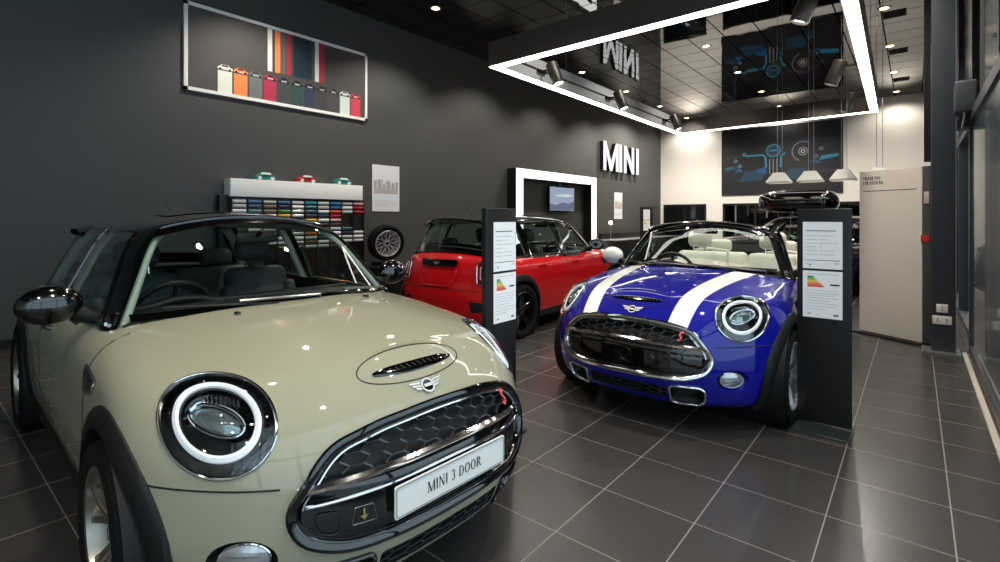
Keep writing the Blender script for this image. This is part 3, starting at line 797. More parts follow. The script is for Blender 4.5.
    for s in (1, -1):
        # A pillar
        ap = MB(); ap.grid(B.proj(cb, np.stack([E1[s], E1[s]*.5+E2[s]*.5, E2[s]]), .002), roofm if not conv else gloss, flip=s < 0)
        ap.tube(ruled(E1[s], E2[s], 5, -.034)[0 if not conv else 2], .028 if conv else .018, gloss if conv else mat('headliner', 'aeb4a8', .7), n=10)
        if conv: ap.tube([tuple(v) for v in E2[s]], .016, gloss, n=8)
        ap.build('windscreen_pillar', car)
        for k_ in ():
            pass
    xl = lambda x: x
    if conv:
        hd = MB(); rowsH = []
        a_, b_ = W[:, -1], None
        hp_ = B.proj(cb, W[:, -1], -.006); hp_[:, 2] -= .022*(1-(hp_[:, 1]/hp_[:, 1].max())**2); hd.tube([tuple(v) for v in hp_], (.040, .036), gloss, n=12); hd.build('windscreen_header', car)
        # folded soft top behind the rear seats
        ft = MB(); P = []
        for i in range(13):
            u = i/12; x = -1.28-.42*u; hgt = .985+.11*math.sin(PI*min(1, u*1.15))**.7
            P.append([(x+.06*abs(math.sin(j/16*PI*2-PI))**2*0-.0*j, -.58+1.16*j/16, hgt-.10*abs(j/8-1)**3) for j in range(17)])
        ft.grid(P, mat('soft_top_fabric', '16171a', .9), flip=True)
        for i in (3, 6, 9): ft.tube([P[i][j] for j in range(17)], .018, mat('soft_top_fabric', '16171a', .9), n=8)
        ft.build('folded_soft_top', car)
        for s in (1, -1):
            rb = MB(); rb.tube([(-.98, s*.58, .80), (-.98, s*.56, 1.0), (-.98, s*.40, 1.02), (-.98, s*.2, 1.0), (-.98, s*.18, .8)], .018, seatm, n=8); rb.build('rear_seat_hoop', car)
        for s in (1, -1):
            tr = MB(); xs = np.linspace(.60, -1.35, 40); q = side_pt(B, lo, xs, np.full(40, .905), s); tr.tube(q, (.010, .008), chrome, n=8); tr.build('waist_trim', car)
            dc = MB(); P = [[(x, s*yv, z) for x in np.linspace(.70, -1.35, 14)] for yv, z in ((.664, .45), (.655, .80), (.66, .90), (.69, .925), (.73, .905))]
            dc.grid(P, seatm); dc.build('door_card', car)
    else:
        # side: door window, pillars, rear side window
        def col(x0, x1, s, dzt=0.):
            x = x0+(x1-x0)*t; return side_pt(B, cb, x, zz-.008, s)
        posts = [(-.42, -.40)] if kind == 'hatch' else [(-.16, -.15), (-.98, -.95)]
        for s in (1, -1):
            cur = E2[s]; 
            for (xb, xt) in posts:
                a_ = col(xb+.05, xt+.05, s); b_ = col(xb-.05, xt-.05, s)
                g_ = MB(); g_.grid(ruled(cur, a_, 16), glass, flip=s < 0); wdw = g_.build('side_window', car)
                f_ = MB(); A_ = ruled(cur, a_, 16, .003)
                loop = [tuple(v) for v in A_[0, 1:]]+[tuple(v) for v in A_[1:, -1]]+[tuple(v) for v in A_[-1, ::-1][1:]]
                f_.tube(loop, .010, gloss, n=6); f_.build('window_frame', wdw)
                pp = MB(); pp.grid(ruled(a_, b_, 4, .004), gloss, flip=s < 0); pp.tube(ruled(a_, b_, 3, -.03)[1], .025, mat('headliner', 'aeb4a8', .7), n=8); pp.build('door_pillar', car); cur = b_
            g_ = MB(); g_.grid(ruled(cur, E4[s], 16), glass, flip=s < 0); g_.build('rear_side_window', car)
            pp = MB(); pp.grid(ruled(E4[s], E3[s], 6, .002), gloss, flip=s < 0); pp.tube(ruled(E4[s], E3[s], 3, -.04)[1], .035, mat('headliner', 'aeb4a8', .7), n=8); pp.build('rear_pillar', car)
            tr = MB(); xs = np.linspace(E1[s][2, 0]-.04, -1.50-xf, 50); q = side_pt(B, cb, xs, np.full(50, .915), s, np.full(50, .008)); tr.tube(q, (.009, .007), chrome, n=8); tr.build('waist_trim', car)
        rg = MB(); RW = ruled(E3[1], E3[-1], 30); rg.grid(RW, glass, flip=True); rwn = rg.build('rear_window', car)
        rb_ = MB()
        for j0, j1 in ((0, 2), (-1, -3)): rb_.grid(B.proj(cb, np.stack([RW[j0], RW[j1]]), .002), gloss, flip=j0 != 0)
        rb_.grid(B.proj(cb, np.stack([RW[:, -1], RW[:, -3]]), .002), gloss, flip=True); rb_.grid(B.proj(cb, np.stack([RW[:, 1], RW[:, 3], RW[:, 5]]), .003), gloss)
        rb_.tube(RW[8:26, 3], .008, trim, n=6); rb_.build('rear_window_border', rwn)
        # roof from the cant rails
        rail = {}
        for s in (1, -1):
            p0, p1, p2, p3 = E1[s][-1], E2[s][-1], E4[s][-1], E3[s][-1]
            xs = np.linspace(p1[0], p2[0], 34); q = side_pt(B, cb, xs, np.interp(xs, [p2[0], p1[0]], [p2[2], p1[2]]), s)
            rail[s] = np.vstack([p0[None], q, p3[None]])
        k = np.linspace(0, 1, 41)[:, None, None]; P = rail[-1][None]*(1-k)+rail[1][None]*k; P = P+np.array([0, 0, .05])*np.sin(PI*k)
        P = B.proj(cb, P, .004)
        rf = MB(); rf.grid(P, roofm); roof = rf.build('roof', car, label='black roof' if roof_col == '060607' else None)
        hl_ = MB(); hl_.grid(B.proj(cb, P, -.03), mat('headliner', 'aeb4a8', .7), flip=True); hl_.build('headliner', roof)
        ed = MB()
        for s in (0, -1): ed.tube([tuple(v) for v in B.proj(cb, P[s][1:-1], .004)], .009, gloss, n=6)
        ed.tube([tuple(v) for v in B.proj(cb, P[:, 0], .002)], (.012, .012), gloss, n=6); ed.build('roof_gutter', roof)
        sr = MB(); q = B.proj(cb, P[8:33, 6:16], .008); sr.grid(q, mat('sunroof_glass', '030304', .03, coat=1)); sr.build('sunroof', roof)
        # spoiler
        sp = MB(); ys = np.linspace(-.56, .56, 29); X0 = -1.36-xf
        P = []
        for dx, dz in ((.10, -.012), (.0, .014), (-.14, .020), (-.22, .006), (-.225, -.012), (-.12, -.022), (.0, -.03)):
            P.append([(X0+dx+.14*(abs(y)/.56)**2.4, y, 1.372-.085*(abs(y)/.56)**2.4+dz) for y in ys])
        sp.grid(P, roofm if kind != 'five' else gloss, flip=True)
        sp.build('roof_spoiler', car)
        an = MB(); an.tube([(-1.10-xf, 0, 1.385), (-1.34-xf, 0, 1.56)], [.004, .002], trim, n=6); an.lathe([(0, .03), (.012, .028), (.02, 0)], trim, c=(-1.09-xf, 0, 1.372), axis='z', n=16); an.build('aerial', car)
    if conv:
        an = MB(); an.tube([(-1.60, .30, .95), (-1.78, .30, 1.44)], [.005, .002], chrome, n=6); an.build('aerial', car)
    # ---- mirrors
    for s in (1, -1):
        mc = mat('mirror_'+mirror_col, mirror_col, .12, coat=1)
        m_ = MB(); c0 = np.array([.485+xf, s*.895, 1.005]); P = []
        for i in range(15):
            th = PI*i/14
            P.append([(c0[0]+(.075 if math.cos(ph_) > 0 else .035)*math.sin(th)*math.cos(ph_), c0[1]+s*(-.114*math.cos(th)), c0[2]+.084*math.sin(th)*math.sin(ph_)) for ph_ in np.linspace(0, 2*PI, 24, endpoint=False)])
        m_.grid(P, mc, cv=True, flip=s > 0); mo = m_.build('door_mirror', car, label='white mirror cap' if mirror_col != '060607' else None)
        st_ = MB(); st_.tube([(c0[0]-.005, s*.715, .925), (c0[0], s*.76, .935), (c0[0]+.0, s*.83, .975)], [.030, .030, .036], clad, n=12); st_.build('mirror_arm', mo)
        mg = MB(); mg.add([tuple(c0+np.array([-.033, s*.095*math.cos(a), .055*math.sin(a)])) for a in np.linspace(0, 2*PI, 24, endpoint=False)], [list(range(24))], mat('mirror_glass', 'dddddd', .02, 1.)); mg.build('mirror_glass', mo)
    # ---- interior
    it = MB()
    ys = np.linspace(-.62, .62, 20); P = []
    for x, z in ((.93, .93), (.72, .955), (.48, .945), (.40, .90), (.42, .70), (.46, .55)):
        P.append([(x+xf-.12*(abs(y)/.62)**2, y, z-.015*(abs(y)/.62)**2) for y in ys])
    it.grid(P, trim, flip=True); it.tube([(.40+xf, y, .93+.03*math.cos((y+.36)/.16*PI/2) if abs(y+.36) < .16 else .93) for y in np.linspace(-.58, .58, 30)], .022, trim, n=8)
    it.lathe([(0, .0), (.10, .0), (.11, -.02), (.11, -.05)], trim, c=(.40+xf, 0, .80), axis='x', n=30)
    it.build('dashboard', car)
    sw = MB(); cx, cy, cz_ = .20+xf, -.36, .865
    Mr = Euler((0, R(-66), 0)).to_matrix()
    pts = [Vector((cx, cy, cz_))+Mr @ Vector((.185*math.cos(a), .185*math.sin(a), 0)) for a in np.linspace(0, 2*PI, 40, endpoint=False)]
    sw.tube(pts, .016, mat('steering_leather', '1b1d1e', .5), n=10, closed=True)
    for a in (0, PI, 1.5*PI if False else PI/2*3):
        sw.tube([Vector((cx, cy, cz_))+Mr @ Vector((r_*math.cos(a+PI/2), r_*math.sin(a+PI/2), -.015)) for r_ in (.03, .18)], .014, trim, n=6)
    sw.tube([Vector((cx, cy, cz_)), Vector((cx+.22, cy, cz_-.09))], .035, trim, n=10)
    sw.lathe([(0, -.03), (.045, -.028), (.06, 0)], trim, c=(cx+.01, cy, cz_), axis='x', n=24); sw.build('steering_wheel', car)
    for s in (1, -1):
        make_seat(car, (-.12+xf*.4, s*.36, .305), seatm, 'front_seat')
    rs = MB(); rbox(rs, (-.82-xf*.5, 0, .50), (.46, 1.16, .16), seatm, .06); o = rs.build('rear_bench', car)
    rb2 = MB()
    for s in (1, -1): rbox(rb2, (-1.08-xf*.6, s*.30, .72), (.14, .56, .54), seatm, .06, (0, -.25, 0))
    rb2.build('rear_backrest', o)
    for s in (1, -1):
        hh = MB(); rbox(hh, (-1.20-xf*.6, s*.34, 1.05), (.10, .25, .15), seatm, .05); hh.build('rear_headrest', o)
    rm = MB(); rbox(rm, (.42+xf, 0, 1.27), (.035, .22, .065), trim, .015); rm.tube([(.43+xf, 0, 1.28), (.50+xf, 0, 1.31)], .012, trim, n=8); rm.build('rear_view_mirror', car)
    # ---- tail
    rp = lambda y, z, o=0.: rear_pt(B, lo, y, z, o)
    redl = mat('tail_lamp_red', '5c0508', .08, coat=1)
    for s in (1, -1):
        pol = [(s*u, v) for u, v in round_poly([(.515, .885), (.672, .87), (.690, .66), (.545, .635)], .04)]
        tl = MB(); patch(tl, rp, pol, [(1., .0), (.99, .012), (.9, .018), (.5, .02), (.02, .02)], redl, 60); to = tl.build('tail_light', body)
        tr = MB(); ring(tr, rp, pol, (.009, .008), chrome, .012, 70, 8); ring(tr, rp, [((u-s*.605)*.5+s*.605, (v-.76)*.55+.76) for u, v in pol], .005, mat('tail_lamp_white', 'd9b9b5', .3), .022, 50, 6); tr.build('tail_light_trim', to)
        dp = MB(); pol = [(s*u, v) for u, v in round_poly([(.46, .45), (.62, .44), (.60, .33), (.48, .32)], .025)]
        patch(dp, rp, pol, [(1., .001), (.9, .004), (.5, .004), (.02, .004)], dark, 50); dp.build('rear_vent', body)
    th_ = MB(); patch(th_, rp, round_poly([(-.29, .89), (.29, .89), (.27, .82), (-.27, .82)], .02), [(1., .0), (.97, .024), (.5, .03), (.02, .03)], gloss, 60); th_.build('tailgate_handle', body)
    lr = MB(); pol = round_poly([(-.29, .80), (.29, .80), (.24, .60), (-.24, .60)], .04); patch(lr, rp, pol, [(1., .002), (.97, .004), (.5, .0035), (.02, .0035)], paint, 70)
    ring(lr, rp, pol, .009, paint, .003, 80, 6); lr.build('plate_recess', body)
    bd = MB(); c_ = rp(np.array([0.]), np.array([.858]))[0]
    winged_badge(bd, lambda u, v, d: (c_[0]-.035-d, u, c_[2]+v), .024, silv, gloss); bd.build('tailgate_badge', body)
    sl = MB()
    yy = np.linspace(-.70, .70, 40); sl.tube(rp(yy, .575-.02*(yy/.7)**2, np.full(40, 0.)), .0035, trim, n=6); sl.build('panel_gap', body)
    for s in (1, -1): zz_ = np.linspace(.56, .93, 16); gap(rp(np.full(16, s*.495)-s*.02*np.sin((zz_-.56)*6), zz_, np.zeros(16)), .003, body)
    rv = MB(); patch(rv, rp, round_poly([(-.40, .30), (.40, .30), (.36, .19), (-.36, .19)], .03), [(1., .0), (.97, .01), (.5, .01), (.02, .01)], dark, 60)
    for s in (.07, -.07): rv.lathe([(.034, -.03), (.038, -.02), (.038, .05), (.033, .05), (.03, -.0), (0, .0)][::1], chrome, c=(-1.84-xf, s, .27), axis='x', n=28)
    rv.build('exhaust', car)
    ub = MB(); ub.box((0, 0, .19), (3.2+st, 1.1, .10), dark, bev=.04); ub.build('underbody', car)
    for s in (1, -1):
        dh = MB()
        for xd in ([-.22] if kind != 'five' else [.05, -.80]):
            q = side_pt(B, lo, np.linspace(xd-.09, xd+.09, 9), np.full(9, .80), s, np.array([0, .018, .026, .03, .03, .03, .026, .018, 0])); dh.tube(q, (.013, .009), chrome if kind == 'hatch' else paint, n=8)
        dh.build('door_handle', body)
        for ax in (1.2475+xf, -1.2475-xf): make_wheel(wheel, car, (ax, s*.765, .31), s)
    return car
# ---------------------------------------------------------------- the showroom shell
XL, XR, YB, YF, ZC = -7.38, .46, 18.4, -6.0, 4.9
def brick_mat(name, col, mortar, w, h, ox, oy, mw, rough, ior=1.5, bumpy=None, var=.0):
    """large square tiles with thin joints"""
    if name in MATS: return MATS[name]
    m = mat(name, col, rough); nt = m.node_tree; b = nt.nodes['Principled BSDF']
    for l in list(b.inputs['Roughness'].links): nt.links.remove(l)
    b.inputs['IOR'].default_value = ior
    ge = nt.nodes.new('ShaderNodeNewGeometry'); sp = nt.nodes.new('ShaderNodeSeparateXYZ'); nt.links.new(ge.outputs['Position'], sp.inputs[0])
    def M(op, a, c=None, d=None):
        n = nt.nodes.new('ShaderNodeMath'); n.operation = op
        for i, q in enumerate((a, c, d)):
            if q is None: continue
            if hasattr(q, 'is_output'): nt.links.new(q, n.inputs[i])
            else: n.inputs[i].default_value = q
        return n.outputs[0]
    gx = M('ABSOLUTE', M('SUBTRACT', M('FRACT', M('DIVIDE', M('SUBTRACT', sp.outputs[0], ox-w/2), w)), .5))
    gy = M('ABSOLUTE', M('SUBTRACT', M('FRACT', M('DIVIDE', M('SUBTRACT', sp.outputs[1], oy-h/2), h)), .5))
    k = M('MAXIMUM', M('LESS_THAN', gx, mw/w/2), M('LESS_THAN', gy, mw*.8/h/2))
    # stone-like clouding, a slightly different tone on each tile
    n = nt.nodes.new('ShaderNodeTexNoise'); n.inputs['Scale'].default_value = 2.2; n.inputs['Detail'].default_value = 6; nt.links.new(ge.outputs['Position'], n.inputs['Vector'])
    cm = nt.nodes.new('ShaderNodeCombineXYZ'); nt.links.new(M('FLOOR', M('DIVIDE', M('SUBTRACT', sp.outputs[0], ox), w)), cm.inputs[0]); nt.links.new(M('FLOOR', M('DIVIDE', M('SUBTRACT', sp.outputs[1], oy), h)), cm.inputs[1])
    wn = nt.nodes.new('ShaderNodeTexWhiteNoise'); nt.links.new(cm.outputs[0], wn.inputs['Vector'])
    f = M('ADD', M('MULTIPLY', M('SUBTRACT', n.outputs['Fac'], .5), var), M('MULTIPLY', M('SUBTRACT', wn.outputs['Value'], .5), var*.35)); f = M('ADD', f, 1.)
    vm = nt.nodes.new('ShaderNodeVectorMath'); vm.operation = 'SCALE'; vm.inputs[0].default_value = srgb(col)[:3]; nt.links.new(f, vm.inputs['Scale'])
    mx = nt.nodes.new('ShaderNodeMix'); mx.data_type = 'RGBA'; nt.links.new(k, mx.inputs[0]); nt.links.new(vm.outputs[0], mx.inputs[6]); mx.inputs[7].default_value = srgb(mortar)
    nt.links.new(mx.outputs[2], b.inputs['Base Color'])
    if ior > 2:      # joints of the gloss ceiling do not reflect
        nt.links.new(M('SUBTRACT', ior, M('MULTIPLY', k, ior-1.02)), b.inputs['IOR'])
    rr = M('ADD', M('MULTIPLY', k, .35), M('ADD', M('MULTIPLY', n.outputs['Fac'], rough*.2), rough*.9)); nt.links.new(rr, b.inputs['Roughness'])
    if bumpy:
        n2 = nt.nodes.new('ShaderNodeTexNoise'); n2.inputs['Scale'].default_value = bumpy[0]; n2.inputs['Detail'].default_value = 1; nt.links.new(ge.outputs['Position'], n2.inputs['Vector'])
        bp = nt.nodes.new('ShaderNodeBump'); bp.inputs['Strength'].default_value = bumpy[1]; bp.inputs['Distance'].default_value = .02
        nt.links.new(n2.outputs['Fac'], bp.inputs['Height']); nt.links.new(bp.outputs['Normal'], b.inputs['Normal'])
    return m
floor_m = brick_mat('floor_slate_tile', '3a3837', '7f7a75', .45, .45, .130, 3.66, .0055, .26, var=.35)
ceil_m = brick_mat('ceiling_gloss_black', '040405', '000000', .6, .6, -.45, 18.1, .022, .022, ior=2.3, bumpy=(2.0, .10))
wall_dark = mat('wall_charcoal', '424444', .55, bump=(220., .04)); wall_white = mat('wall_white', 'e9e7e2', .6, bump=(180., .03))
steel = mat('facade_steel', '3d434b', .42, .2); steel_l = mat('facade_aluminium', '9a9fa3', .35, .7)
T = .2
def slab(name, c, d, m, **k): g = MB(); g.box(c, d, m); return S_(name, g, smooth=False, **k)
slab('floor', ((XL+3)/2, (YF+YB+8)/2, -.1), (3-XL+.4, YB+8-YF+.4, .2), floor_m)
slab('ceiling', ((XL+XR)/2+.1, (YF+YB)/2, ZC+.1), (XR-XL+.6, YB-YF+.4, .2), ceil_m)
slab('wall_left', (XL-T/2, (YF+YB)/2, ZC/2), (T, YB-YF+.4, ZC), wall_dark)
slab('wall_rear', ((XL+XR)/2, YF-T/2, ZC/2), (XR-XL, T, ZC), wall_white)
# back wall with two openings into the dark workshop
g = MB(); y = YB+T/2
ops = [(-7.25, -5.72, 1.87), (-5.15, -.9, 1.88)]
g.box(((XL+XR)/2, y, (1.88+ZC)/2), (XR-XL, T, ZC-1.88), wall_white)
g.box((XL+.065, y, .94), (.13, T, 1.88), wall_white); g.box(((-5.72-5.15)/2, y, .94), (.57, T, 1.88), wall_white); g.box(((-.9+XR)/2, y, .94), (XR+.9, T, 1.88), wall_white)
S_('wall_back', g, smooth=False)
g = MB(); wd = mat('workshop_dark', '26282a', .8)
g.box((-3.4, YB+4.2, 1.2), (9, .1, 2.6), wd); g.box((-7.9, YB+2.2, 1.2), (.1, 4, 2.6), wd); g.box((1.1, YB+2.2, 1.2), (.1, 4, 2.6), wd); g.box((-3.4, YB+2.2, 2.5), (9, 4, .1), wd)
S_('wall_workshop', g, smooth=False)
blackf = mat('black_frame', '0c0d0e', .4)
for i, (a, b, zt_) in enumerate(ops):
    g = MB()
    for x0, x1, z0, z1 in ((a, b, zt_-.07, zt_), (a, b, 0, .07), (a, a+.06, 0, zt_), (b-.06, b, 0, zt_), *(((a+b)/2-.03+k, (a+b)/2+.03+k, 0, zt_) for k in ((0,) if i == 0 else (-1.1, 0, 1.1)))):
        g.box(((x0+x1)/2, YB-.01, (z0+z1)/2), (x1-x0, .08, z1-z0), blackf)
    w = S_('window_%d' % (i+1), g, smooth=False)
    g = MB(); g.box(((a+b)/2, YB+.03, zt_/2), (b-a-.02, .012, zt_-.02), glassy('window_glass', (.55, .6, .62), gain=1.5)); g.build('pane', w, smooth=False)
# ---- glazed right-hand front
slate_m = mat('slate_pane', '46545c', .22, coat=.4); glz = glassy('facade_glass', (.80, .86, .88), gain=1.6); tint = glassy('door_glass_tinted', (.30, .36, .40), gain=2.5)  # opaque slate panes for the door and upper glazing
g = MB()
for yy in (-5.2, -3.0, -.8, 1.4, 3.6, 5.2, 7.42, 9.6, 11.8, 14.0, 16.2, 18.3): g.box((XR+.07, yy, ZC/2), (.12, .07, ZC), steel)
for zz_ in (.04, 2.44, ZC-.05): g.box((XR+.07, (YF+YB)/2, zz_), (.12, YB-YF, .09), steel)
g.box((XR-.005, 6.12, 3.65), (.02, .02, 2.3), steel_l)
S_('wall_right', g, smooth=False)
g = MB(); g.box((XR+.07, (YF+4.6)/2, 3.65), (.016, 4.6-YF, 2.3), glz); g.box((XR+.07, (4.6+YB)/2, 3.65), (.016, YB-4.6, 2.3), slate_m); g.box((XR+.07, (YF+3.6)/2, 1.22), (.016, 3.6-YF, 2.3), glz); g.box((XR+.07, (7.4+YB)/2, 1.22), (.016, YB-7.4, 2.3), tint)
S_('window_3', g, smooth=False)
# sliding entrance door
d = MB()
for yy in (6.86, 3.66): d.box((XR-.02, yy, 1.19), (.05, .07, 2.34), steel)
d.box((XR-.02, 5.26, 2.37), (.06, 3.3, .10), steel); d.box((XR-.02, 5.26, .07), (.05, 3.2, .08), steel)
dr = S_('door_1', d, smooth=False)
g = MB(); g.box((XR-.02, 5.26, 1.2), (.014, 3.15, 2.26), slate_m); g.build('pane', dr, smooth=False)
g = MB(); g.box((XR-.02, 5.2, .004), (.10, 3.5, .010), mat('door_track_brass', '6d5a48', .4, .6)); g.box((XR-.075, 5.2, .006), (.035, 3.5, .014), mat('door_track_pale', 'c9c7c0', .4, .3))
S_('trim_1', g, smooth=False)
g = MB(); g.box((.37, 6.62, 2.54), (.16, .30, .30), mat('operator_grey', '565b60', .4, .3), bev=.02); g.box((.38, 6.9, 2.36), (.12, .30, .16), steel, bev=.01); box_ = g.build('door_operator')
tag(box_, 'grey automatic door operator box with loose cable above the entrance', 'door operator')
g = MB(); g.tube([(.33, 6.75, 2.36), (.31, 6.68, 2.45), (.33, 6.6, 2.52), (.35, 6.52, 2.47), (.36, 6.5, 2.36), (.35, 6.6, 2.25)], .008, mat('cable_white', 'cfcfc8', .5), n=8); g.build('cable', box_)
# dark wall added outside to block the sky beyond the far glazing
slab('wall_sky_block', (2.9, 13.5, 3), (.2, 16, 6), mat('sky_block_dark', '3c4448', .7))
slab('wall_sky_block_end', (1.75, 12.6, 3), (2.2, .2, 6), mat('sky_block_slate', '55626b', .6))  # added end wall, hides the bright sky seen along the glazing
# steel column by the entrance
g = MB(); cx0, cx1 = .127, .32
g.box(((cx0+cx1)/2, 6.95, ZC/2), (cx1-cx0, .28, ZC), steel, bev=.004); g.box((cx1-.004, 6.80, ZC/2), (.006, .012, ZC), steel_l)
g.box((cx0-.02, 7.14, (1.99+ZC)/2), (.07, .10, ZC-1.99), blackf); g.box((.2, 6.86, .012), (.30, .30, .02), steel_l)
S_('trim_2', g)
# skirting
slab('baseboard_left', (XL+.012, (YF+YB)/2, .05), (.02, YB-YF, .1), blackf)

# ---------------------------------------------------------------- ceiling fittings
warm = lamp_mat('lamp_warm', 'ffd9a8', 14.); white_l = lamp_mat('lamp_white', 'fff4e6', 10.)
def spot(name, loc, target, energy, size=R(70), col=(1, .88, .74), rad=.05, blend=.6):
    l = bpy.data.lights.new(name, 'SPOT'); l.energy = energy; l.spot_size = size; l.spot_blend = blend; l.color = col; l.shadow_soft_size = rad
    o = bpy.data.objects.new(name, l); C.objects.link(o); o.location = loc
    o.rotation_euler = (Vector(target)-Vector(loc)).to_track_quat('-Z', 'Y').to_euler(); return o
dl = None; rows = {-6.2: 'left', -3.3: 'middle', -.4: 'right'}
DLY = (-3.8, -1.4, 1.0, 3.4, 5.8, 8.2, 10.6, 13.0, 15.4, 17.8)
for x in rows:
    for k, y in enumerate(DLY):
        if (x < -6 and y < 3) or (x < -3 and y < 0): continue
        lab = {5.8: 'one recessed warm downlight lit in the black ceiling left of the light frame'}.get(y) if x == -6.2 else None
        if dl is None:
            g = MB(); g.lathe([(.062, -.004), (.085, -.010), (.095, -.006), (.098, .004)], mat('downlight_rim', 'b9b9b5', .3, .5), axis='z', n=32)
            dl = empty('downlight', (x, y, ZC)); g.build('rim', dl)
            g = MB(); g.lathe([(0, -.003), (.064, -.003)], warm, axis='z', n=28); g.build('lamp', dl); o = dl
        else: o = copy_tree(dl); o.location = (x, y, ZC)
        near = 'nearest' if k == 2 else ['%s' % k]
        ordn = ['first', 'second', 'third', 'fourth', 'fifth', 'sixth', 'seventh', 'eighth', 'ninth', 'tenth'][len(DLY)-1-k]
        tag(o, lab or 'warm round ceiling downlight, %s from the back wall in the %s row' % (ordn, rows[x]), 'ceiling light', 'recessed ceiling downlights')
        spot('downlight_beam', (x, y, ZC-.03), (x, y, 0), 125*(.5 if y > 16 else 2.7 if y > 13.5 else 1.6 if y > 12.5 else 1.)*(1.8 if x > -1 and y < 9 else 1.)*(1.8 if x < -6 else 1.), R(150 if y > 15 else 125 if x < -6 else 105), (1, .90, .78), rad=.06)
vent = None
for k, y in enumerate((11.0, 13.5, 16.3)):
    if vent is None:
        g = MB(); g.box((0, 0, -.006), (.34, .34, .012), blackf, bev=.004); vent = empty('ceiling_vent', (-.28, y, ZC)); g.build('frame', vent)
        g = MB(); [g.box((0, -.13+.037*i, -.016), (.30, .006, .012), mat('black_plastic', '0b0b0c', .5)) for i in range(8)]; g.build('grate', vent, smooth=False); o = vent
    else: o = copy_tree(vent); o.location = (-.28, y, ZC)
    tag(o, 'black square ceiling vent near the glazed side, %s from the camera' % ('nearest', 'second', 'farthest')[k], 'vent', 'square vents in the ceiling')
# hanging light frame
HF = 1.381+2.0; fx0, fx1, fy0, fy1 = -4.37, -.535, 5.03, 11.9; bw, bh = .13, .32
fr = empty('ceiling_light_rig', ((fx0+fx1)/2, (fy0+fy1)/2, HF), 0, 'large black rectangular light frame with glowing white underside hanging from the ceiling', 'light frame')
L0 = np.array([(fx0+fx1)/2, (fy0+fy1)/2, HF]); fm = mat('frame_bronze_black', '453f3b', .45); fin = mat('frame_inner_lit_grey', 'b9bfc4', .4)  # inner grey lightened to stand in for LED light bounced onto it
LED = lamp_mat('led_strip', 'fffaf2', 7.)
OUT = np.array([(-4.36, 5.03), (-.385, 4.97), (-.53, 11.82), (-4.39, 12.0)])
def inset(Q, k):
    out = []
    for i in range(4):
        a = Q[i-1]-Q[i]; b = Q[(i+1) % 4]-Q[i]; a = a/np.linalg.norm(a); b = b/np.linalg.norm(b)
        out.append(Q[i]+(a+b)*k/abs(a[0]*b[1]-a[1]*b[0]))
    return np.array(out)
INN = inset(OUT, bw); L1, L2 = inset(OUT, .006), inset(OUT, bw-.006); IN2 = inset(OUT, bw+.008); IN3 = inset(OUT, bw+.014)
for i in range(4):
    j = (i+1) % 4; q3 = lambda A_, B_, z: [(p[0]-L0[0], p[1]-L0[1], z) for p in (A_[i], A_[j], B_[j], B_[i])]
    g = MB(); g.poly(q3(OUT, INN, .006), fm, (0, 0, bh))
    if i != 0 and i != 2:
        g.poly(q3(INN, IN2, .010), fin, (0, 0, bh-.02)); g.poly(q3(IN2, IN3, .15), fm, (0, 0, .025))
    bb = g.build('frame_beam', fr, smooth=False, fixn=True)
    g = MB(); g.poly(q3(L1, L2, -.004), LED, (0, 0, .010)); g.build('led_strip', bb, smooth=False, fixn=True)
wire_m = mat('steel_wire', 'b8b8b8', .35, .8)
for x in (fx0+.07, fx1+.0):
    for y in (6.86, 9.68):
        g = MB(); p = np.array([x, y, HF+bh])-L0; g.tube([p, p+np.array([0, 0, ZC-HF-bh])], .004, wire_m, n=6); g.build('hanging_wire', fr)
# track spotlights fixed inside the beams
sb_m = mat('spot_body', '383634', .45, .3); sp0 = None
pos_s = [(fx0+bw+.005, 6.04, 1, 'nearest', 'left'), (fx0+bw, 8.14, 1, 'middle', 'left'), (fx0+bw, 10.76, 1, 'farthest', 'left'), (-.40-bw-.02, 5.62, -1, 'nearest', 'right'), (-.46-bw-.02, 8.53, -1, 'middle', 'right'), (-.51-bw-.02, 10.85, -1, 'farthest', 'right')]
for i, (x, y, sg, w_, sd) in enumerate(pos_s):
    if sp0 is None:
        sp0 = empty('track_spotlight', (x, y, HF+.14)); sp0.scale = (1.3, 1.3, 1.3); g = MB(); q = Euler((0, 0, 0)).to_matrix()
        g.lathe([(0, .13), (.062, .13), (.067, .122), (.067, -.13), (.060, -.134), (.056, -.10), (.056, -.09)], sb_m, axis='z', n=32); c_ = g.build('lamp_body', sp0, loc=(.20, 0, -.06), rot=(0, R(-22), 0))
        g = MB(); g.lathe([(0, -.112), (.056, -.112)], white_l, axis='z', n=28); g.build('lamp_face', c_)
        g = MB(); g.box((.012, 0, 0), (.03, .16, .035), blackf, bev=.004); g.tube([(.02, 0, 0), (.11, 0, -.0), (.15, 0, -.03)], .012, blackf, n=8); g.build('mount', sp0); o = sp0
    else:
        o = copy_tree(sp0); o.location = (x, y, HF+.14)
    if sg < 0:
        o.rotation_euler = (0, 0, PI)
    tag(o, '%s of the three track spotlights on the %s beam of the light frame' % (w_, sd), 'spotlight', 'track spotlights in the light frame')
    tgt = {('left', 'nearest'): (-3.2, 4.6, .6), ('left', 'middle'): (-4.4, 7.6, .8), ('left', 'farthest'): (-4.0, 18.3, 2.6), ('right', 'nearest'): (-1.8, 3.9, .8), ('right', 'middle'): (-1.6, 5.2, .8), ('right', 'farthest'): (-6.3, 18.3, 2.2)}[(sd, w_)]
    spot('track_beam', (x+sg*.23, y, HF-.08), tgt, 240 if w_ == 'farthest' else 170, R(48), col=(1, .93, .84), rad=.05)

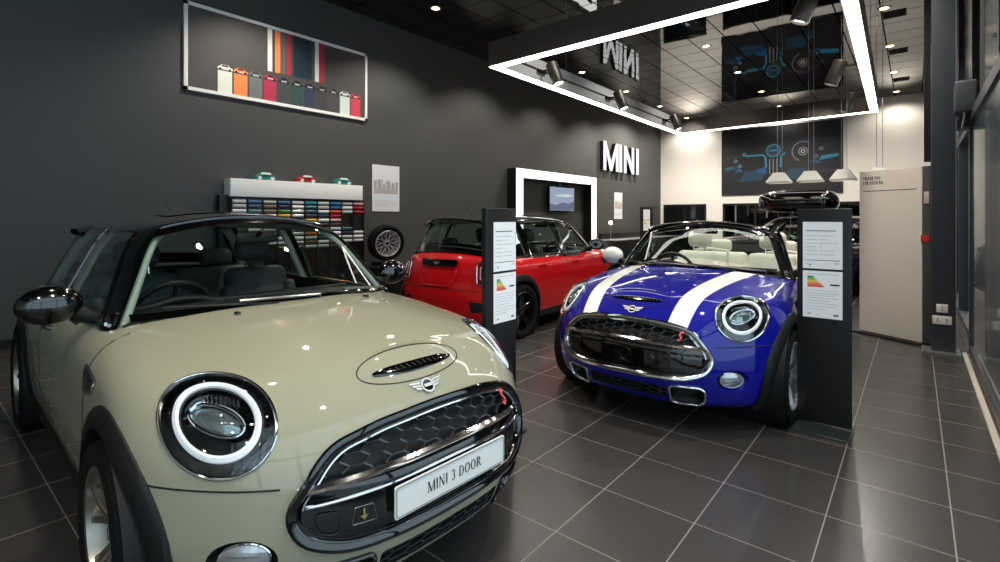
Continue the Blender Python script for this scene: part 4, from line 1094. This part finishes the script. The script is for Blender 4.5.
# ---------------------------------------------------------------- wall graphics
def picture(name, y0, y1, z0, z1, fw_, frame_m, label, cat, dep=.04):
    p = empty(name, (XL, (y0+y1)/2, z0), 0, label, cat); h = z1-z0; w = y1-y0
    g = MB()
    for yc, zc, dy, dz in ((0, fw_/2, w, fw_), (0, h-fw_/2, w, fw_), (-w/2+fw_/2, h/2, fw_, h), (w/2-fw_/2, h/2, fw_, h)): g.box((dep/2, yc, zc), (dep, dy, dz), frame_m)
    g.build('frame', p, smooth=False); return p, w, h
pm = mat('frame_white', 'eeeeea', .4)
p, w, h = picture('framed_picture', 2.416, 5.255, 3.065, 4.228, .045, pm, 'long white-framed picture of cars on coloured blocks high on the charcoal wall', 'picture')
g = MB(); g.box((.012, 0, h/2), (.02, w-.08, h-.08), mat('print_grey', '4a4646', .5))
def pr(y0, y1, z0, z1, m, d=.0235): g.poly([(d, y0, z0), (d, y1, z0), (d, y1, z1), (d, y0, z1)], m)
pcols = ['e3e6da', 'f08a4a', '6c7274', 'b0324e', '43464b', '2c4a4a', '30364f', '3b3c42', '474549', 'cfdcd8', 'cf3f52']
YY = lambda f: -w/2+.045+(w-.09)*f
for i, c_ in enumerate(pcols):
    m_ = mat('print_'+c_, c_, .5); a = .135+i*.0765; b = a+.068; t_ = .30
    pr(YY(a), YY(b), .045, h*t_, m_)
    # tiny car side view on the block
    z_ = h*t_+.004; W = (YY(b)-YY(a))*1.12; c0 = YY(a)-W*.05
    g.poly([(.025, c0+W*u, z_+v) for u, v in ((.04, .012), (.96, .012), (.99, .04), (.84, .052), (.70, .078), (.28, .078), (.12, .052), (.02, .038))], m_)
    g.poly([(.026, c0+W*u, z_+v) for u, v in ((.28, .052), (.74, .052), (.66, .072), (.32, .072))], mat('print_dark', '15171a', .4))
    g.poly([(.026, c0+W*u, z_+v) for u, v in ((.3, .018), (.7, .018), (.68, .03), (.32, .03))], mat('print_light', 'd8d8d4', .4))
    for u in (.2, .8): g.poly([(.0265, c0+W*u+.016*math.cos(k*PI/5), z_+.018+.016*math.sin(k*PI/5)) for k in range(10)], mat('print_dark', '15171a', .4))
for a, b, c_ in ((.385, .41, 'e3e6da'), (.425, .455, 'f08a4a'), (.46, .485, '5d5f61'), (.49, .515, 'a8303e'), (.53, .64, '1c3340'), (.66, .685, 'cfe0dc'), (.69, .72, 'a62c3c')):
    pr(YY(a), YY(b), h*.42, h-.045, mat('print_'+c_, c_, .5), .0232)
g.build('print', p, smooth=False, label='dark grey print with a row of cars on coloured blocks')
def poster(name, y0, y1, z0, z1, label, city=True):
    p = MB(); p.box((XL+.006, (y0+y1)/2, (z0+z1)/2), (.010, y1-y0, z1-z0), mat('poster_white', 'dfe3e8', .35, coat=.3)); h = z1-z0; w = y1-y0
    rnd = random.Random(5); m1 = mat('poster_pale', 'bdbcbc', .5); m2 = mat('poster_mid', '9d9796', .5)
    x = XL+.012
    for k in range(16):
        a = y0+w*.06+w*.88*k/16; hh = h*(.10+.12*rnd.random())
        p.poly([(x, a, z1-h*.52), (x, a+w*.055, z1-h*.52), (x, a+w*.055, z1-h*.52+hh), (x, a, z1-h*.52+hh)], m1 if k % 3 else m2)
    p.poly([(x+.0005, y0+w*.06, z1-h*.62), (x+.0005, y1-w*.06, z1-h*.62), (x+.0005, y1-w*.06, z1-h*.51), (x+.0005, y0+w*.06, z1-h*.51)], mat('poster_street', 'b3adab', .5))
    for k, ln in enumerate((.6, .75, .5)): zz_ = z0+h*(.22-.05*k); p.poly([(x, y0+w*.1, zz_), (x, y0+w*(.1+ln), zz_), (x, y0+w*(.1+ln), zz_+h*.012), (x, y0+w*.1, zz_+h*.012)], m1)
    o = p.build(name, smooth=False); tag(o, label, 'poster'); return o
poster('wall_poster', 5.381, 5.981, 1.50, 2.33, 'pale city poster on the charcoal wall above the displayed wheel')
poster('wall_poster', 14.606, 15.171, 1.35, 2.20, 'narrow pale poster beyond the glowing portal under the white letters')
# white letters on the left wall: each letter its own thing
lm = lamp_mat('letter_face', 'ffffff', 1.0); lz0, lz1 = 2.84, 3.725; H_ = lz1-lz0; y_ = 13.98
lw = {'M': .86, 'I': .19, 'N': .66}; st_ = .19
LY = (13.68, 14.735, 15.06, 15.985)
for k, (ch, a) in enumerate(zip('MINI', LY)):
    g = MB(); W = {'M': .84, 'I': .2, 'N': .66}[ch]; P = []
    if ch == 'I': P = [[(0, 0), (.18, 0), (.18, 1), (0, 1)]]
    if ch == 'N': P = [[(0, 0), (.17, 0), (.17, 1), (0, 1)], [(.58, 0), (.75, 0), (.75, 1), (.58, 1)], [(.17, 1), (.17, .64), (.58, 0), (.58, .36)]]
    if ch == 'M': P = [[(0, 0), (.16, 0), (.16, 1), (0, 1)], [(.82, 0), (.98, 0), (.98, 1), (.82, 1)], [(.16, 1), (.16, .66), (.42, 0), (.49, 0), (.49, .30)], [(.82, 1), (.82, .66), (.56, 0), (.49, 0), (.49, .30)]]
    for q in P: g.poly([(XL+.12, a+u, lz0+v*H_) for u, v in q], lm, (.012, 0, 0)); g.poly([(XL, a+u, lz0+v*H_) for u, v in q], blackf, (.12, 0, 0))
    o = g.build('wall_letter', smooth=False, fixn=True)
    tag(o, 'white illuminated letter %s on the charcoal wall, %s of four' % (ch, ('first', 'second', 'third', 'last')[k]), 'letter', 'white letters on the wall')
# glowing portal
po = empty('light_portal', (XL+.14, 11.06, 0), 0, 'black box portal with a glowing white front edge standing against the charcoal wall', 'portal')
g = MB(); a, b = 9.18-11.06, 12.95-11.06; zt_ = 2.545
for yc, zc, dy, dz in ((a+.13, zt_/2, .26, zt_), (b-.13, zt_/2, .26, zt_), (0, zt_-.11, b-a-.52, .22)): g.box((0, yc, zc), (.26, dy, dz), blackf)
g.build('portal_box', po, smooth=False)
g = MB()
for yc, zc, dy, dz in ((a+.13, zt_/2, .25, zt_-.01), (b-.13, zt_/2, .25, zt_-.01), (0, zt_-.11, b-a-.5, .21)): g.box((.136, yc, zc), (.012, dy, dz), lamp_mat('portal_light', 'fffdf6', 1.9))
g.build('light_panel', po, smooth=False)
tv = empty('television', (XL+.012, 11.36, 1.56), 0, 'flat television showing a pale sky, hung inside the glowing portal', 'television')
g = MB(); g.box((.10, 0, .325), (.05, 1.22, .66), mat('black_gloss', '050506', .08, coat=1), bev=.008); g.box((.04, 0, .32), (.08, .3, .3), blackf); g.tube([(.05, 0, .6), (.05, 0, .93)], .02, wire_m, n=8); g.build('housing', tv)
g = MB(); sk = lamp_mat('tv_sky', 'a9b6cc', .62); hl_ = lamp_mat('tv_hills', '7f8aa6', .5)
g.poly([(.126, -.59, .02), (.126, .59, .02), (.126, .59, .63), (.126, -.59, .63)], sk)
g.poly([(.1265, -.59, .03), (.1265, .59, .03), (.1265, .59, .28), (.1265, .3, .2), (.1265, 0, .24), (.1265, -.3, .16), (.1265, -.59, .2)], hl_); 
g.poly([(.1262, -.4, .40), (.1262, .2, .37), (.1262, .59, .43), (.1262, .3, .47), (.1262, -.1, .45)], lamp_mat('tv_cloud', 'cfd6e2', .7)); g.build('screen', tv, smooth=False)
# low black counter with two small lamps and a tall info stand
g = MB(); g.box((0, 0, .36), (.55, 4.9, .72), blackf, bev=.01); ct = empty('counter', (-6.85, 15.6, 0), 0, 'long low black counter with a pale top edge against the charcoal wall', 'counter'); g.build('cabinet', ct)
g = MB(); g.box((0, 0, .735), (.60, 4.96, .03), mat('counter_top', '8f9294', .3, .2), bev=.005); g.build('worktop', ct); g = MB(); g.box((-.25, 0, .84), (.06, 4.9, .18), blackf, bev=.01); g.build('upstand', ct)
for (yy, lab) in ((13.35, 'small globe lamp on a thin pole on the counter, next to the glowing portal'), (15.9, 'small globe lamp on a thin pole on the counter, beside the far information stand')):
    o = empty('table_lamp', (-6.85, yy, .751), 0, lab, 'lamp', 'small lamps on the counter')
    g = MB(); g.lathe([(0, .012), (.06, .010), (.065, 0)], wire_m, axis='z', n=24); g.tube([(0, 0, .01), (0, 0, .46)], .009, wire_m, n=8); g.build('stem', o)
    g = MB(); g.lathe([(.055*math.sin(PI*k/12), .49-.055*math.cos(PI*k/12)) for k in range(13)], warm, axis='z', n=24); g.build('globe', o)

# ---------------------------------------------------------------- information stands
paper = mat('paper_white', 'f6f8fa', .4, coat=.4); ink = mat('paper_ink', '6d7074', .6); inkp = mat('paper_ink_pale', 'b4b7bb', .6)
stand_m = mat('stand_black', '17181b', .4, .1); base_m = mat('stand_base', '2f3436', .25, .2)
def info_stand(x, y, rz, label, h=1.44, w=.30, dx=0.):
    o = empty('information_stand', (x, y, 0), rz, label, 'stand')     # faces local -y
    g = MB(); g.box((0, 0, h/2+.012), (w, .036, h-.02), stand_m, bev=.003); g.build('panel', o)
    g = MB(); g.box((-.005, -.06 if dx <= 0 else 0, .006), (w+.03, .30 if dx <= 0 else .2, .012), base_m, bev=.003); g.build('base_plate', o)
    for k, zt_ in enumerate((h-.085, h-.41)):
        g = MB(); pw, ph_ = .222, .31; x0, z0 = -pw/2-.005+dx, zt_-ph_; Y = -.0205
        g.box((x0+pw/2, Y, zt_-ph_/2), (pw, .004, ph_), paper)
        def ln(u0, u1, v, t, m): g.poly([(x0+pw*u0, Y-.0025, z0+ph_*v), (x0+pw*u1, Y-.0025, z0+ph_*v), (x0+pw*u1, Y-.0025, z0+ph_*v+t), (x0+pw*u0, Y-.0025, z0+ph_*v+t)], m)
        if k == 0:
            ln(.08, .84, .80, .006, ink)
            for v, u1 in ((.70, .8), (.62, .6), (.54, .86), (.46, .5), (.38, .8), (.30, .82)): ln(.08, .36, v, .003, inkp); ln(.42, u1, v, .003, inkp)
            ln(.06, .94, .175, .004, ink); ln(.08, .2, .10, .003, inkp); ln(.16, .22, .065, .007, ink); ln(.8, .92, .11, .006, inkp)
        else:
            for j, c_ in enumerate(('1f8a4c', '5fae3c', 'c6c832', 'f0c534', 'f09a3a', 'e9663a', 'd9482f')):
                v = .86-.034*j; g.poly([(x0+pw*.12, Y-.0025, z0+ph_*v), (x0+pw*(.26+.045*j), Y-.0025, z0+ph_*v), (x0+pw*(.285+.045*j), Y-.0025, z0+ph_*(v+.031)), (x0+pw*.12, Y-.0025, z0+ph_*(v+.031))], mat('label_'+c_, c_, .5))
            ln(.70, .93, .70, .010, mat('paper_black', '222326', .5)); ln(.1, .9, .93, .003, inkp)
            for v, u1 in ((.52, .92), (.47, .8), (.42, .9), (.36, .7), (.30, .9), (.24, .85), (.18, .6)): ln(.08, u1, v, .0025, inkp)
            ln(.06, .94, .58, .002, inkp); ln(.12, .22, .06, .012, inkp); ln(.78, .90, .06, .012, ink)
        g.build('sheet', o, smooth=False, label='white energy label sheet with a coloured arrow scale' if k else 'white sheet of printed lines')
    return o
info_stand(-.466, 3.93, 0, 'black information stand beside the white-striped blue convertible, standing nearest the glazed side', w=.305, dx=-.002)
info_stand(-2.04, 2.46, PI/2, dx=.035, label= 'black information stand between the beige-green car and the red car')
info_stand(-6.3, 14.6, PI/2+R(-35), 'distant black information stand in front of the counter', h=1.72, w=.42)

# ---------------------------------------------------------------- thank-you panel
A = np.array([.055, 7.10]); Bp = np.array([-.52, 7.45]); wv = A-Bp; ww_ = np.linalg.norm(wv); an_ = math.atan2(wv[1], wv[0])
o = empty('message_panel', (*(A+Bp)/2, 0), an_, 'tall cream panel with a printed thank-you line and grey side rail by the entrance column', 'panel')
g = MB(); g.box((0, .03, .985), (ww_, .06, 1.91), mat('panel_cream', 'ebe4d9', .5), bev=.003); pn = g.build('board', o)
g = MB(); g.box((ww_/2+.045, .05, .985), (.07, .10, 1.91), mat('panel_rail', '4d5254', .4, .3), bev=.004); g.build('side_rail', o)
g = MB(); g.box((.0, .07, .012), (ww_+.16, .26, .024), stand_m, bev=.004); g.build('base_plate', o)
bk = mat('print_black', '1c1c1e', .5)
for k, tx in enumerate(('THANK YOU', 'FOR VISITING')):
    g = MB()
    put_text(g, tx, .040, lambda u, v: (-ww_/2+.045+u, -.0015, 1.83-.056*k+v), bk, anchor='l', K=.26, T=.12, sf=.09, gap=.10, sx=.70); g.build('lettering', pn, smooth=False)
g = MB()
g.poly([(-ww_/2+.045, -.0015, 1.695), (ww_/2-.05, -.0015, 1.695), (ww_/2-.05, -.0015, 1.703), (-ww_/2+.045, -.0015, 1.703)], bk); g.build('printed_line', pn, smooth=False)
g = MB(); g.box((ww_/2+.05, -.006, 1.60), (.05, .012, .13), mat('switch_cream', 'cdc8ba', .4), bev=.003); g.build('latch_plate', o)
g = MB(); g.box((ww_/2+.035, -.006, 1.16), (.08, .012, .075), mat('sticker_red', 'c8202c', .5), bev=.002); g.build('red_sticker', o)
for zz_, n_ in ((.34, 2), (.46, 1)):
    so = MB(); so.box((.21, 6.805, zz_), (.15 if n_ == 2 else .09, .014, .085), mat('socket_white', 'e8e8e6', .35), bev=.004); so_ = so.build('socket_plate')
    tag(so_, 'white %s socket plate low on the dark steel column' % ('double' if n_ == 2 else 'smaller upper'), 'socket')
    so = MB(); [so.box((.21+dx, 6.797, zz_+dz), (.008, .004, .012), blackf) for dx in ((-.035, .035) if n_ == 2 else (0,)) for dz in (-.012, .012)]; so.build('socket_slot', so_, smooth=False)

# ---------------------------------------------------------------- back wall print and pendants
g = MB(); x0, x1, z0, z1 = -5.19, -1.69, 2.15, 4.40; W = x1-x0; Hh = z1-z0
g.box(((x0+x1)/2, YB-.02, (z0+z1)/2), (W, .035, Hh), mat('print_midnight', '14171d', .4, coat=.3))
def P_(u, v, d=.0): return (x0+W*u, YB-.0385-d, z0+Hh*v)
def strip(pts, t, m, d=.001):
    for (u0, v0), (u1, v1) in zip(pts[:-1], pts[1:]):
        du, dv = (u1-u0)*W, (v1-v0)*Hh; l = math.hypot(du, dv) or 1; nu, nv = -dv/l*t/2/W, du/l*t/2/Hh
        g.poly([P_(u0-nu, v0-nv, d), P_(u0+nu, v0+nv, d), P_(u1+nu, v1+nv, d), P_(u1-nu, v1-nv, d)], m)
def circ(u, v, r, t, m, a0=0, a1=360, d=.002): strip([(u+r*math.cos(R(a))/W, v+r*math.sin(R(a))/Hh) for a in np.linspace(a0, a1, 30)], t, m, d)
c1 = mat('print_cyan', '2f86ad', .4); c2 = mat('print_blue', '14518a', .4); c3 = mat('print_deep', '123a55', .4); c4 = mat('print_steel', '7d8790', .4); c5 = mat('print_teal', '1c6476', .4)
def tri(p, m, d): g.poly([P_(u, v, d) for u, v in p], m)
tri([(.02, .36), (.16, .40), (.18, .46), (.06, .42)], c3, .0004); tri([(.16, .20), (.36, .22), (.40, .34), (.22, .36)], c3, .0004); tri([(.56, .22), (.80, .20), (.72, .36), (.58, .36)], c3, .0004); tri([(.30, .36), (.40, .30), (.40, .42)], c2, .0006)
tri([(.82, .46), (.97, .50), (.97, .54), (.84, .52)], c1, .0008); tri([(.03, .40), (.10, .41), (.12, .44), (.05, .43)], c5, .0008); tri([(.74, .44), (.84, .42), (.80, .48)], c2, .0008); tri([(.12, .34), (.2, .36), (.16, .42)], c2, .0008)
strip([(.22, .585), (.375, .585), (.395, .54), (.40, .40)], .055, c1); strip([(.52, .40), (.525, .55), (.56, .60)], .05, c1, .0012); strip([(.04, .56), (.2, .60)], .01, c5); strip([(.60, .70), (.96, .67)], .01, c3); strip([(.05, .70), (.42, .72)], .01, c3)
circ(.46, .64, .20, .035, c1); circ(.46, .64, .15, .012, c4); circ(.46, .64, .08, .02, c2); strip([(.43, .64), (.49, .64)], .05, c1, .003)
for u in (.43, .46, .49): strip([(u, .30), (u, .52)], .03, c4, .002)
circ(.70, .60, .30, .03, c4, 60, 250); circ(.70, .60, .12, .04, c4); circ(.70, .60, .05, .03, mat('print_pale', 'c9ced2', .4)); circ(.70, .66, .22, .012, c2, 20, 160)
for u, v in ((.13, .52), (.17, .44), (.84, .62), (.80, .52), (.21, .61)): circ(u, v, .05, .02, c4); circ(u, v, .03, .012, c1, d=.003)
o = g.build('printed_picture', smooth=False); tag(o, 'large dark print of a blue-lit car dashboard on the white back wall', 'picture')
wl = mat('lamp_shade_white', 'dcdcd8', .4); p0 = None
for k, (x, nm) in enumerate(((-1.95, 'leftmost'), (-1.45, 'second from left'), (-.96, 'third from left'), (-.47, 'rightmost'))):
    if p0 is None:
        p0 = empty('pendant_lamp', (x, 10.5, 2.03)); g = MB()
        q = [[(sx*r_, sy*r_, z_) for sx, sy in ((-1, -1), (1, -1), (1, 1), (-1, 1))] for r_, z_ in ((.185, 0), (.19, .02), (.085, .19), (.08, .19), (.178, .015))]
        g.grid(q, wl, cv=True); g.poly([(sx*.09, sy*.08, .189) for sx, sy in ((-1, -1), (1, -1), (1, 1), (-1, 1))], wl); g.build('shade', p0, smooth=False)
        g = MB(); g.poly([(sx*.155, sy*.155, .03) for sx, sy in ((-1, 1), (1, 1), (1, -1), (-1, -1))], lamp_mat('pendant_light', 'fff2dc', 2.5)); g.build('diffuser', p0, smooth=False)
        g = MB(); g.tube([(-.03, 0, .19), (-.03, 0, ZC-2.03)], .004, wire_m, n=5); g.build('cord', p0)
        g = MB(); g.tube([(.05, 0, .19), (.05, 0, ZC-2.03)], .004, wire_m, n=5); g.build('cord', p0); o = p0
    else: o = copy_tree(p0); o.location = (x, 10.5, 2.03)
    tag(o, 'white pyramid pendant lamp, %s in the row above the dark cars' % nm, 'pendant lamp', 'white pendant lamps in a row')

# ---------------------------------------------------------------- colour-sample rack with model cars
ry0, ry1 = 2.93, 5.06
rk = empty('sample_rack', (XL+.10, (ry0+ry1)/2, 0), 0, 'black wall rack with a white header, filled with paint colour samples', 'rack'); w = ry1-ry0
g = MB(); g.box((0, .0, .98), (.18, w+.02, 1.40), blackf, bev=.004); g.build('back_board', rk)
g = MB(); g.box((.03, -.03, 1.80), (.22, w-.02, .245), mat('header_white', 'fafaf6', .4), bev=.003); g.build('header', rk)
g = MB(); g.box((.0, -w/2-.07, 1.25), (.14, .12, .9), blackf, bev=.004); g.build('side_box', rk)
g = MB(); [g.box((.10, -w/2+(w/10)*k, .98), (.035, .012, 1.36), mat('black_plastic', '0b0b0c', .5)) for k in range(11)]; g.build('divider_rail', rk, smooth=False)
names = {'e8e8e4': 'white', '4d86b8': 'light blue', '46606e': 'slate blue', '5e8a8a': 'grey teal', 'd9d2c0': 'cream', '7a7064': 'brown grey', '2a5f96': 'blue', '1d2c44': 'navy', '3f7a4a': 'green', 'd0a228': 'yellow', 'b9bcbe': 'silver', '1fa0b0': 'cyan', '2a6a72': 'teal', 'c8562e': 'orange', 'a8202c': 'red', 'd6a0a0': 'pink', '3a3c3e': 'charcoal', '6b4a34': 'brown'}
inv = {v: k for k, v in names.items()}
cols = [['white', 'silver', 'white', 'white', 'charcoal', 'silver', 'navy', 'white'], ['light blue', 'slate blue', 'grey teal', 'silver', 'blue', 'charcoal', 'white', 'navy'], ['cream', 'brown grey', 'brown grey', 'white', 'brown', 'charcoal', 'silver'], ['light blue', 'navy', 'green', 'yellow', 'charcoal', 'white', 'brown'],
        ['white', 'white', 'silver', 'silver', 'charcoal', 'brown', 'white', 'silver'], ['cyan', 'teal', 'slate blue', 'navy', 'yellow', 'silver', 'brown', 'orange'], ['white', 'silver', 'white', 'navy', 'white', 'charcoal', 'brown', 'silver'], ['light blue', 'blue', 'orange', 'red', 'pink', 'charcoal', 'silver', 'white'],
        ['silver', 'white', 'silver', None, None, None, 'slate blue', 'navy', 'silver', 'silver'], ['pink', 'red', 'red', None, None, None, None, 'silver', 'white', 'silver']]
orn = ['topmost', 'second', 'third', 'fourth', 'fifth', 'sixth', 'seventh', 'eighth', 'ninth', 'tenth', 'eleventh']
cn = ['first', 'second', 'third', 'fourth', 'fifth', 'sixth', 'seventh', 'eighth', 'ninth', 'last']
sm0 = {}
for c_, col in enumerate(cols):
    col = col + (['charcoal', 'white', 'silver', 'brown', 'silver'][c_ % 3:] if len(col) < 9 else [])
    for r_, nm in enumerate(col):
        if nm is None or r_ > 10: continue
        if nm not in sm0:
            g = MB(); n = 7; P = []
            for k in range(n): a = -PI/2+PI*k/(n-1); P.append([(.022*math.cos(a), y__, .024*math.sin(a)) for y__ in (-.088, .088)])
            g.grid(P, mat('sample_'+nm.replace(' ', '_'), inv[nm], .2, coat=1.)); g.box((-.004, 0, 0), (.008, .176, .048), mat('sample_'+nm.replace(' ', '_'), inv[nm], .2, coat=1.))
            o = g.build('colour_sample'); sm0[nm] = o
        else: o = sm0[nm].copy(); C.objects.link(o)
        o.location = (XL+.205, ry0+w/10*(c_+.5), 1.615-.067*r_-(.0 if r_ < 1 else 0))
        tag(o, '%s glossy paint sample bar, %s down in the %s column of the rack' % (nm, orn[r_], cn[c_]), 'colour sample', 'paint samples on the rack')
def model_car(y, col, label):
    o = empty('model_car', (XL+.13, y, 1.924), PI/2, label, 'model car', 'model cars on the rack header'); o.scale = (1.15, 1.15, 1.15); m = mat('toy_'+col, col, .25, coat=1)
    g = MB(); P = []
    prof = [(-.125, .02, .03), (-.128, .055, .05), (-.10, .07, .053), (-.07, .10, .046), (0, .108, .044), (.05, .10, .044), (.075, .075, .052), (.12, .062, .05), (.13, .04, .046), (.128, .018, .03)]
    top = [[(x, -yw, .018), (x, -yw*1.12, (z+.018)/2), (x, -yw, z*.96), (x, 0, z), (x, yw, z*.96), (x, yw*1.12, (z+.018)/2), (x, yw, .018)] for x, z, yw in prof]
    g.grid(top, m); g.box((0, 0, .02), (.25, .08, .012), m, bev=.004); g.build('body', o)
    g = MB()
    for s in (1, -1): g.poly([(x, s*yw, z) for x, z, yw in ((-.075, .070, .0585), (-.055, .095, .052), (.045, .095, .0515), (.068, .072, .058))], mat('toy_window', 'dfe6e4', .2))
    g.build('window', o, smooth=False)
    for sx in (-.08, .08):
        for s in (1, -1): g = MB(); g.lathe([(0, s*.012), (.012, s*.012), (.024, s*.010), (.026, 0), (.024, -s*.01)], mat('toy_wheel', 'd6d6d2', .4), c=(0, 0, 0), n=20); g.build('wheel', o, loc=(sx, s*.046, .026))
model_car(3.42, '1f7f78', 'teal model car on the rack header, left of the red one')
model_car(4.06, 'b3202a', 'red model car on the middle of the rack header')
model_car(4.70, '1f7f78', 'teal model car on the rack header, right of the red one')
# displayed wheel on a black plinth
dw = empty('display_wheel', (-7.05, 5.43, .955), R(-104), 'silver cross-spoke wheel standing on a black plinth beside the sample rack', 'wheel')
w_ = make_wheel('silver', dw, (0, 0, 0), 1); w_.rotation_euler = (R(-8), 0, 0)
g = MB(); g.box((0, 0, .28), (.60, .70, .56), blackf, bev=.01); g.box((0, 0, .59), (.56, .34, .06), mat('black_plastic', '0b0b0c', .5), bev=.01); o = g.build('plinth', loc=(-7.0, 5.46, 0)); tag(o, 'black plinth carrying the displayed wheel', 'plinth')
# ---------------------------------------------------------------- the cars
_d = -.001; _c, _s = math.cos(-.034), math.sin(-.034); _h = np.array([-3.329+_c*1.67+_s*.63, 1.339+_s*1.67-_c*.63]); _c, _s = math.cos(-.034+_d), math.sin(-.034+_d)
GP = (_h[0]-_c*1.67-_s*.63, _h[1]-_s*1.67+_c*.63, -.034+_d)
gray = make_car('hatchback_car', 'beige-green three-door hatchback with black roof, large in the foreground', GP, 'paint_stone', '979681', 'bronze', plate=True, side_mark=True)
blue = make_car('convertible_car', 'open blue convertible with two white bonnet stripes and cream seats', (-1.477, 5.155, -1.581), 'paint_blue', '060c8a', 'silver', kind='convertible', stripes=[(.26, .37), (.38, .51)], chrome_rim=True, mirror_col='e8e8e0', seat_col='d9d8cc', metal=.1)
red = make_car('five_door_car', 'red five-door hatchback with black roof, seen from behind', (-4.382, 5.851, 1.620), 'paint_red', 'c40c14', 'black', kind='five', st=.08)
# dark car with a roof box parked crosswise beyond the convertible, and a brown one behind it
def recolour(root, frm, to):
    for o in [root]+list(root.children_recursive):
        if o.type != 'MESH': continue
        for s in o.material_slots:
            if s.material and s.material.name == frm: s.link = 'OBJECT'; s.material = to
blk = copy_tree(red); blk.name = 'estate_car'; blk.location = (-1.75, 11.6, 0); blk.rotation_euler = (0, 0, PI); blk.scale = (1, 1, 1)
tag(blk, 'black car parked crosswise beyond the convertible, carrying a roof box', 'car'); recolour(blk, 'paint_red', mat('paint_black', '0a0b0c', .3, coat=1))
brn = copy_tree(red); brn.location = (-2.2, 14.6, 0); brn.rotation_euler = (0, 0, R(200))
brn.name = 'bronze_car'; tag(brn, 'brown car far behind the black one with the roof box', 'car'); recolour(brn, 'paint_red', mat('paint_brown', '6a4f42', .35, .3, coat=1))
# roof box
rb = empty('roof_box', (-1.82, 11.6, 1.49), 0, 'long glossy black roof box on bars above the black car', 'roof box')
g = MB(); P = []
for i in range(25):
    u = -math.cos(PI*i/24); x = .70*u; k = (1-abs(u)**7)**.45 if abs(u) < 1 else 0; k = max(k, .02); hh = .44*k
    P.append([(x, .42*k*math.copysign(abs(math.cos(a))**.6, math.cos(a)), .20+(hh*.55 if math.sin(a) > 0 else .20*k)*math.copysign(abs(math.sin(a))**.6, math.sin(a))) for a in np.linspace(0, 2*PI, 28, endpoint=False)])
g.grid(P, mat('black_gloss', '050506', .08, coat=1), cv=True, flip=True); g.build('box_shell', rb)
g = MB(); g.tube([(.70*math.cos(a)*.99, .425*math.copysign(abs(math.sin(a))**.7, math.sin(a)), .20) for a in np.linspace(0, 2*PI, 40, endpoint=False)], .008, mat('chrome', 'e8e8ea', .08, 1.), n=6, closed=True); g.build('seam', rb)
for x in (-.45, .45): g = MB(); g.tube([(x, -.55, -.10), (x, -.52, .02), (x, .52, .02), (x, .55, -.10)], .016, mat('wiper_arm', '77797a', .3, .7), n=8); g.build('roof_bar', rb)

# ---------------------------------------------------------------- light and camera
w = bpy.data.worlds.new('sky'); bpy.context.scene.world = w; w.use_nodes = True
bg = w.node_tree.nodes['Background']; bg.inputs[0].default_value = (.80, .90, 1., 1); bg.inputs[1].default_value = 2.0
cam = bpy.data.cameras.new('camera'); co = bpy.data.objects.new('camera', cam); C.objects.link(co)
co.location = (0, 0, 1.381); co.rotation_euler = (R(90), 0, R(39.6)); cam.sensor_width = 36; cam.lens = 36*.502; cam.shift_y = -.063; cam.clip_start = .05
sc = bpy.context.scene; sc.camera = co
sc.view_settings.view_transform = 'Standard'; sc.view_settings.look = 'None'; sc.view_settings.gamma = 1.; sc.view_settings.use_curve_mapping = False
sc.view_settings.exposure = .35
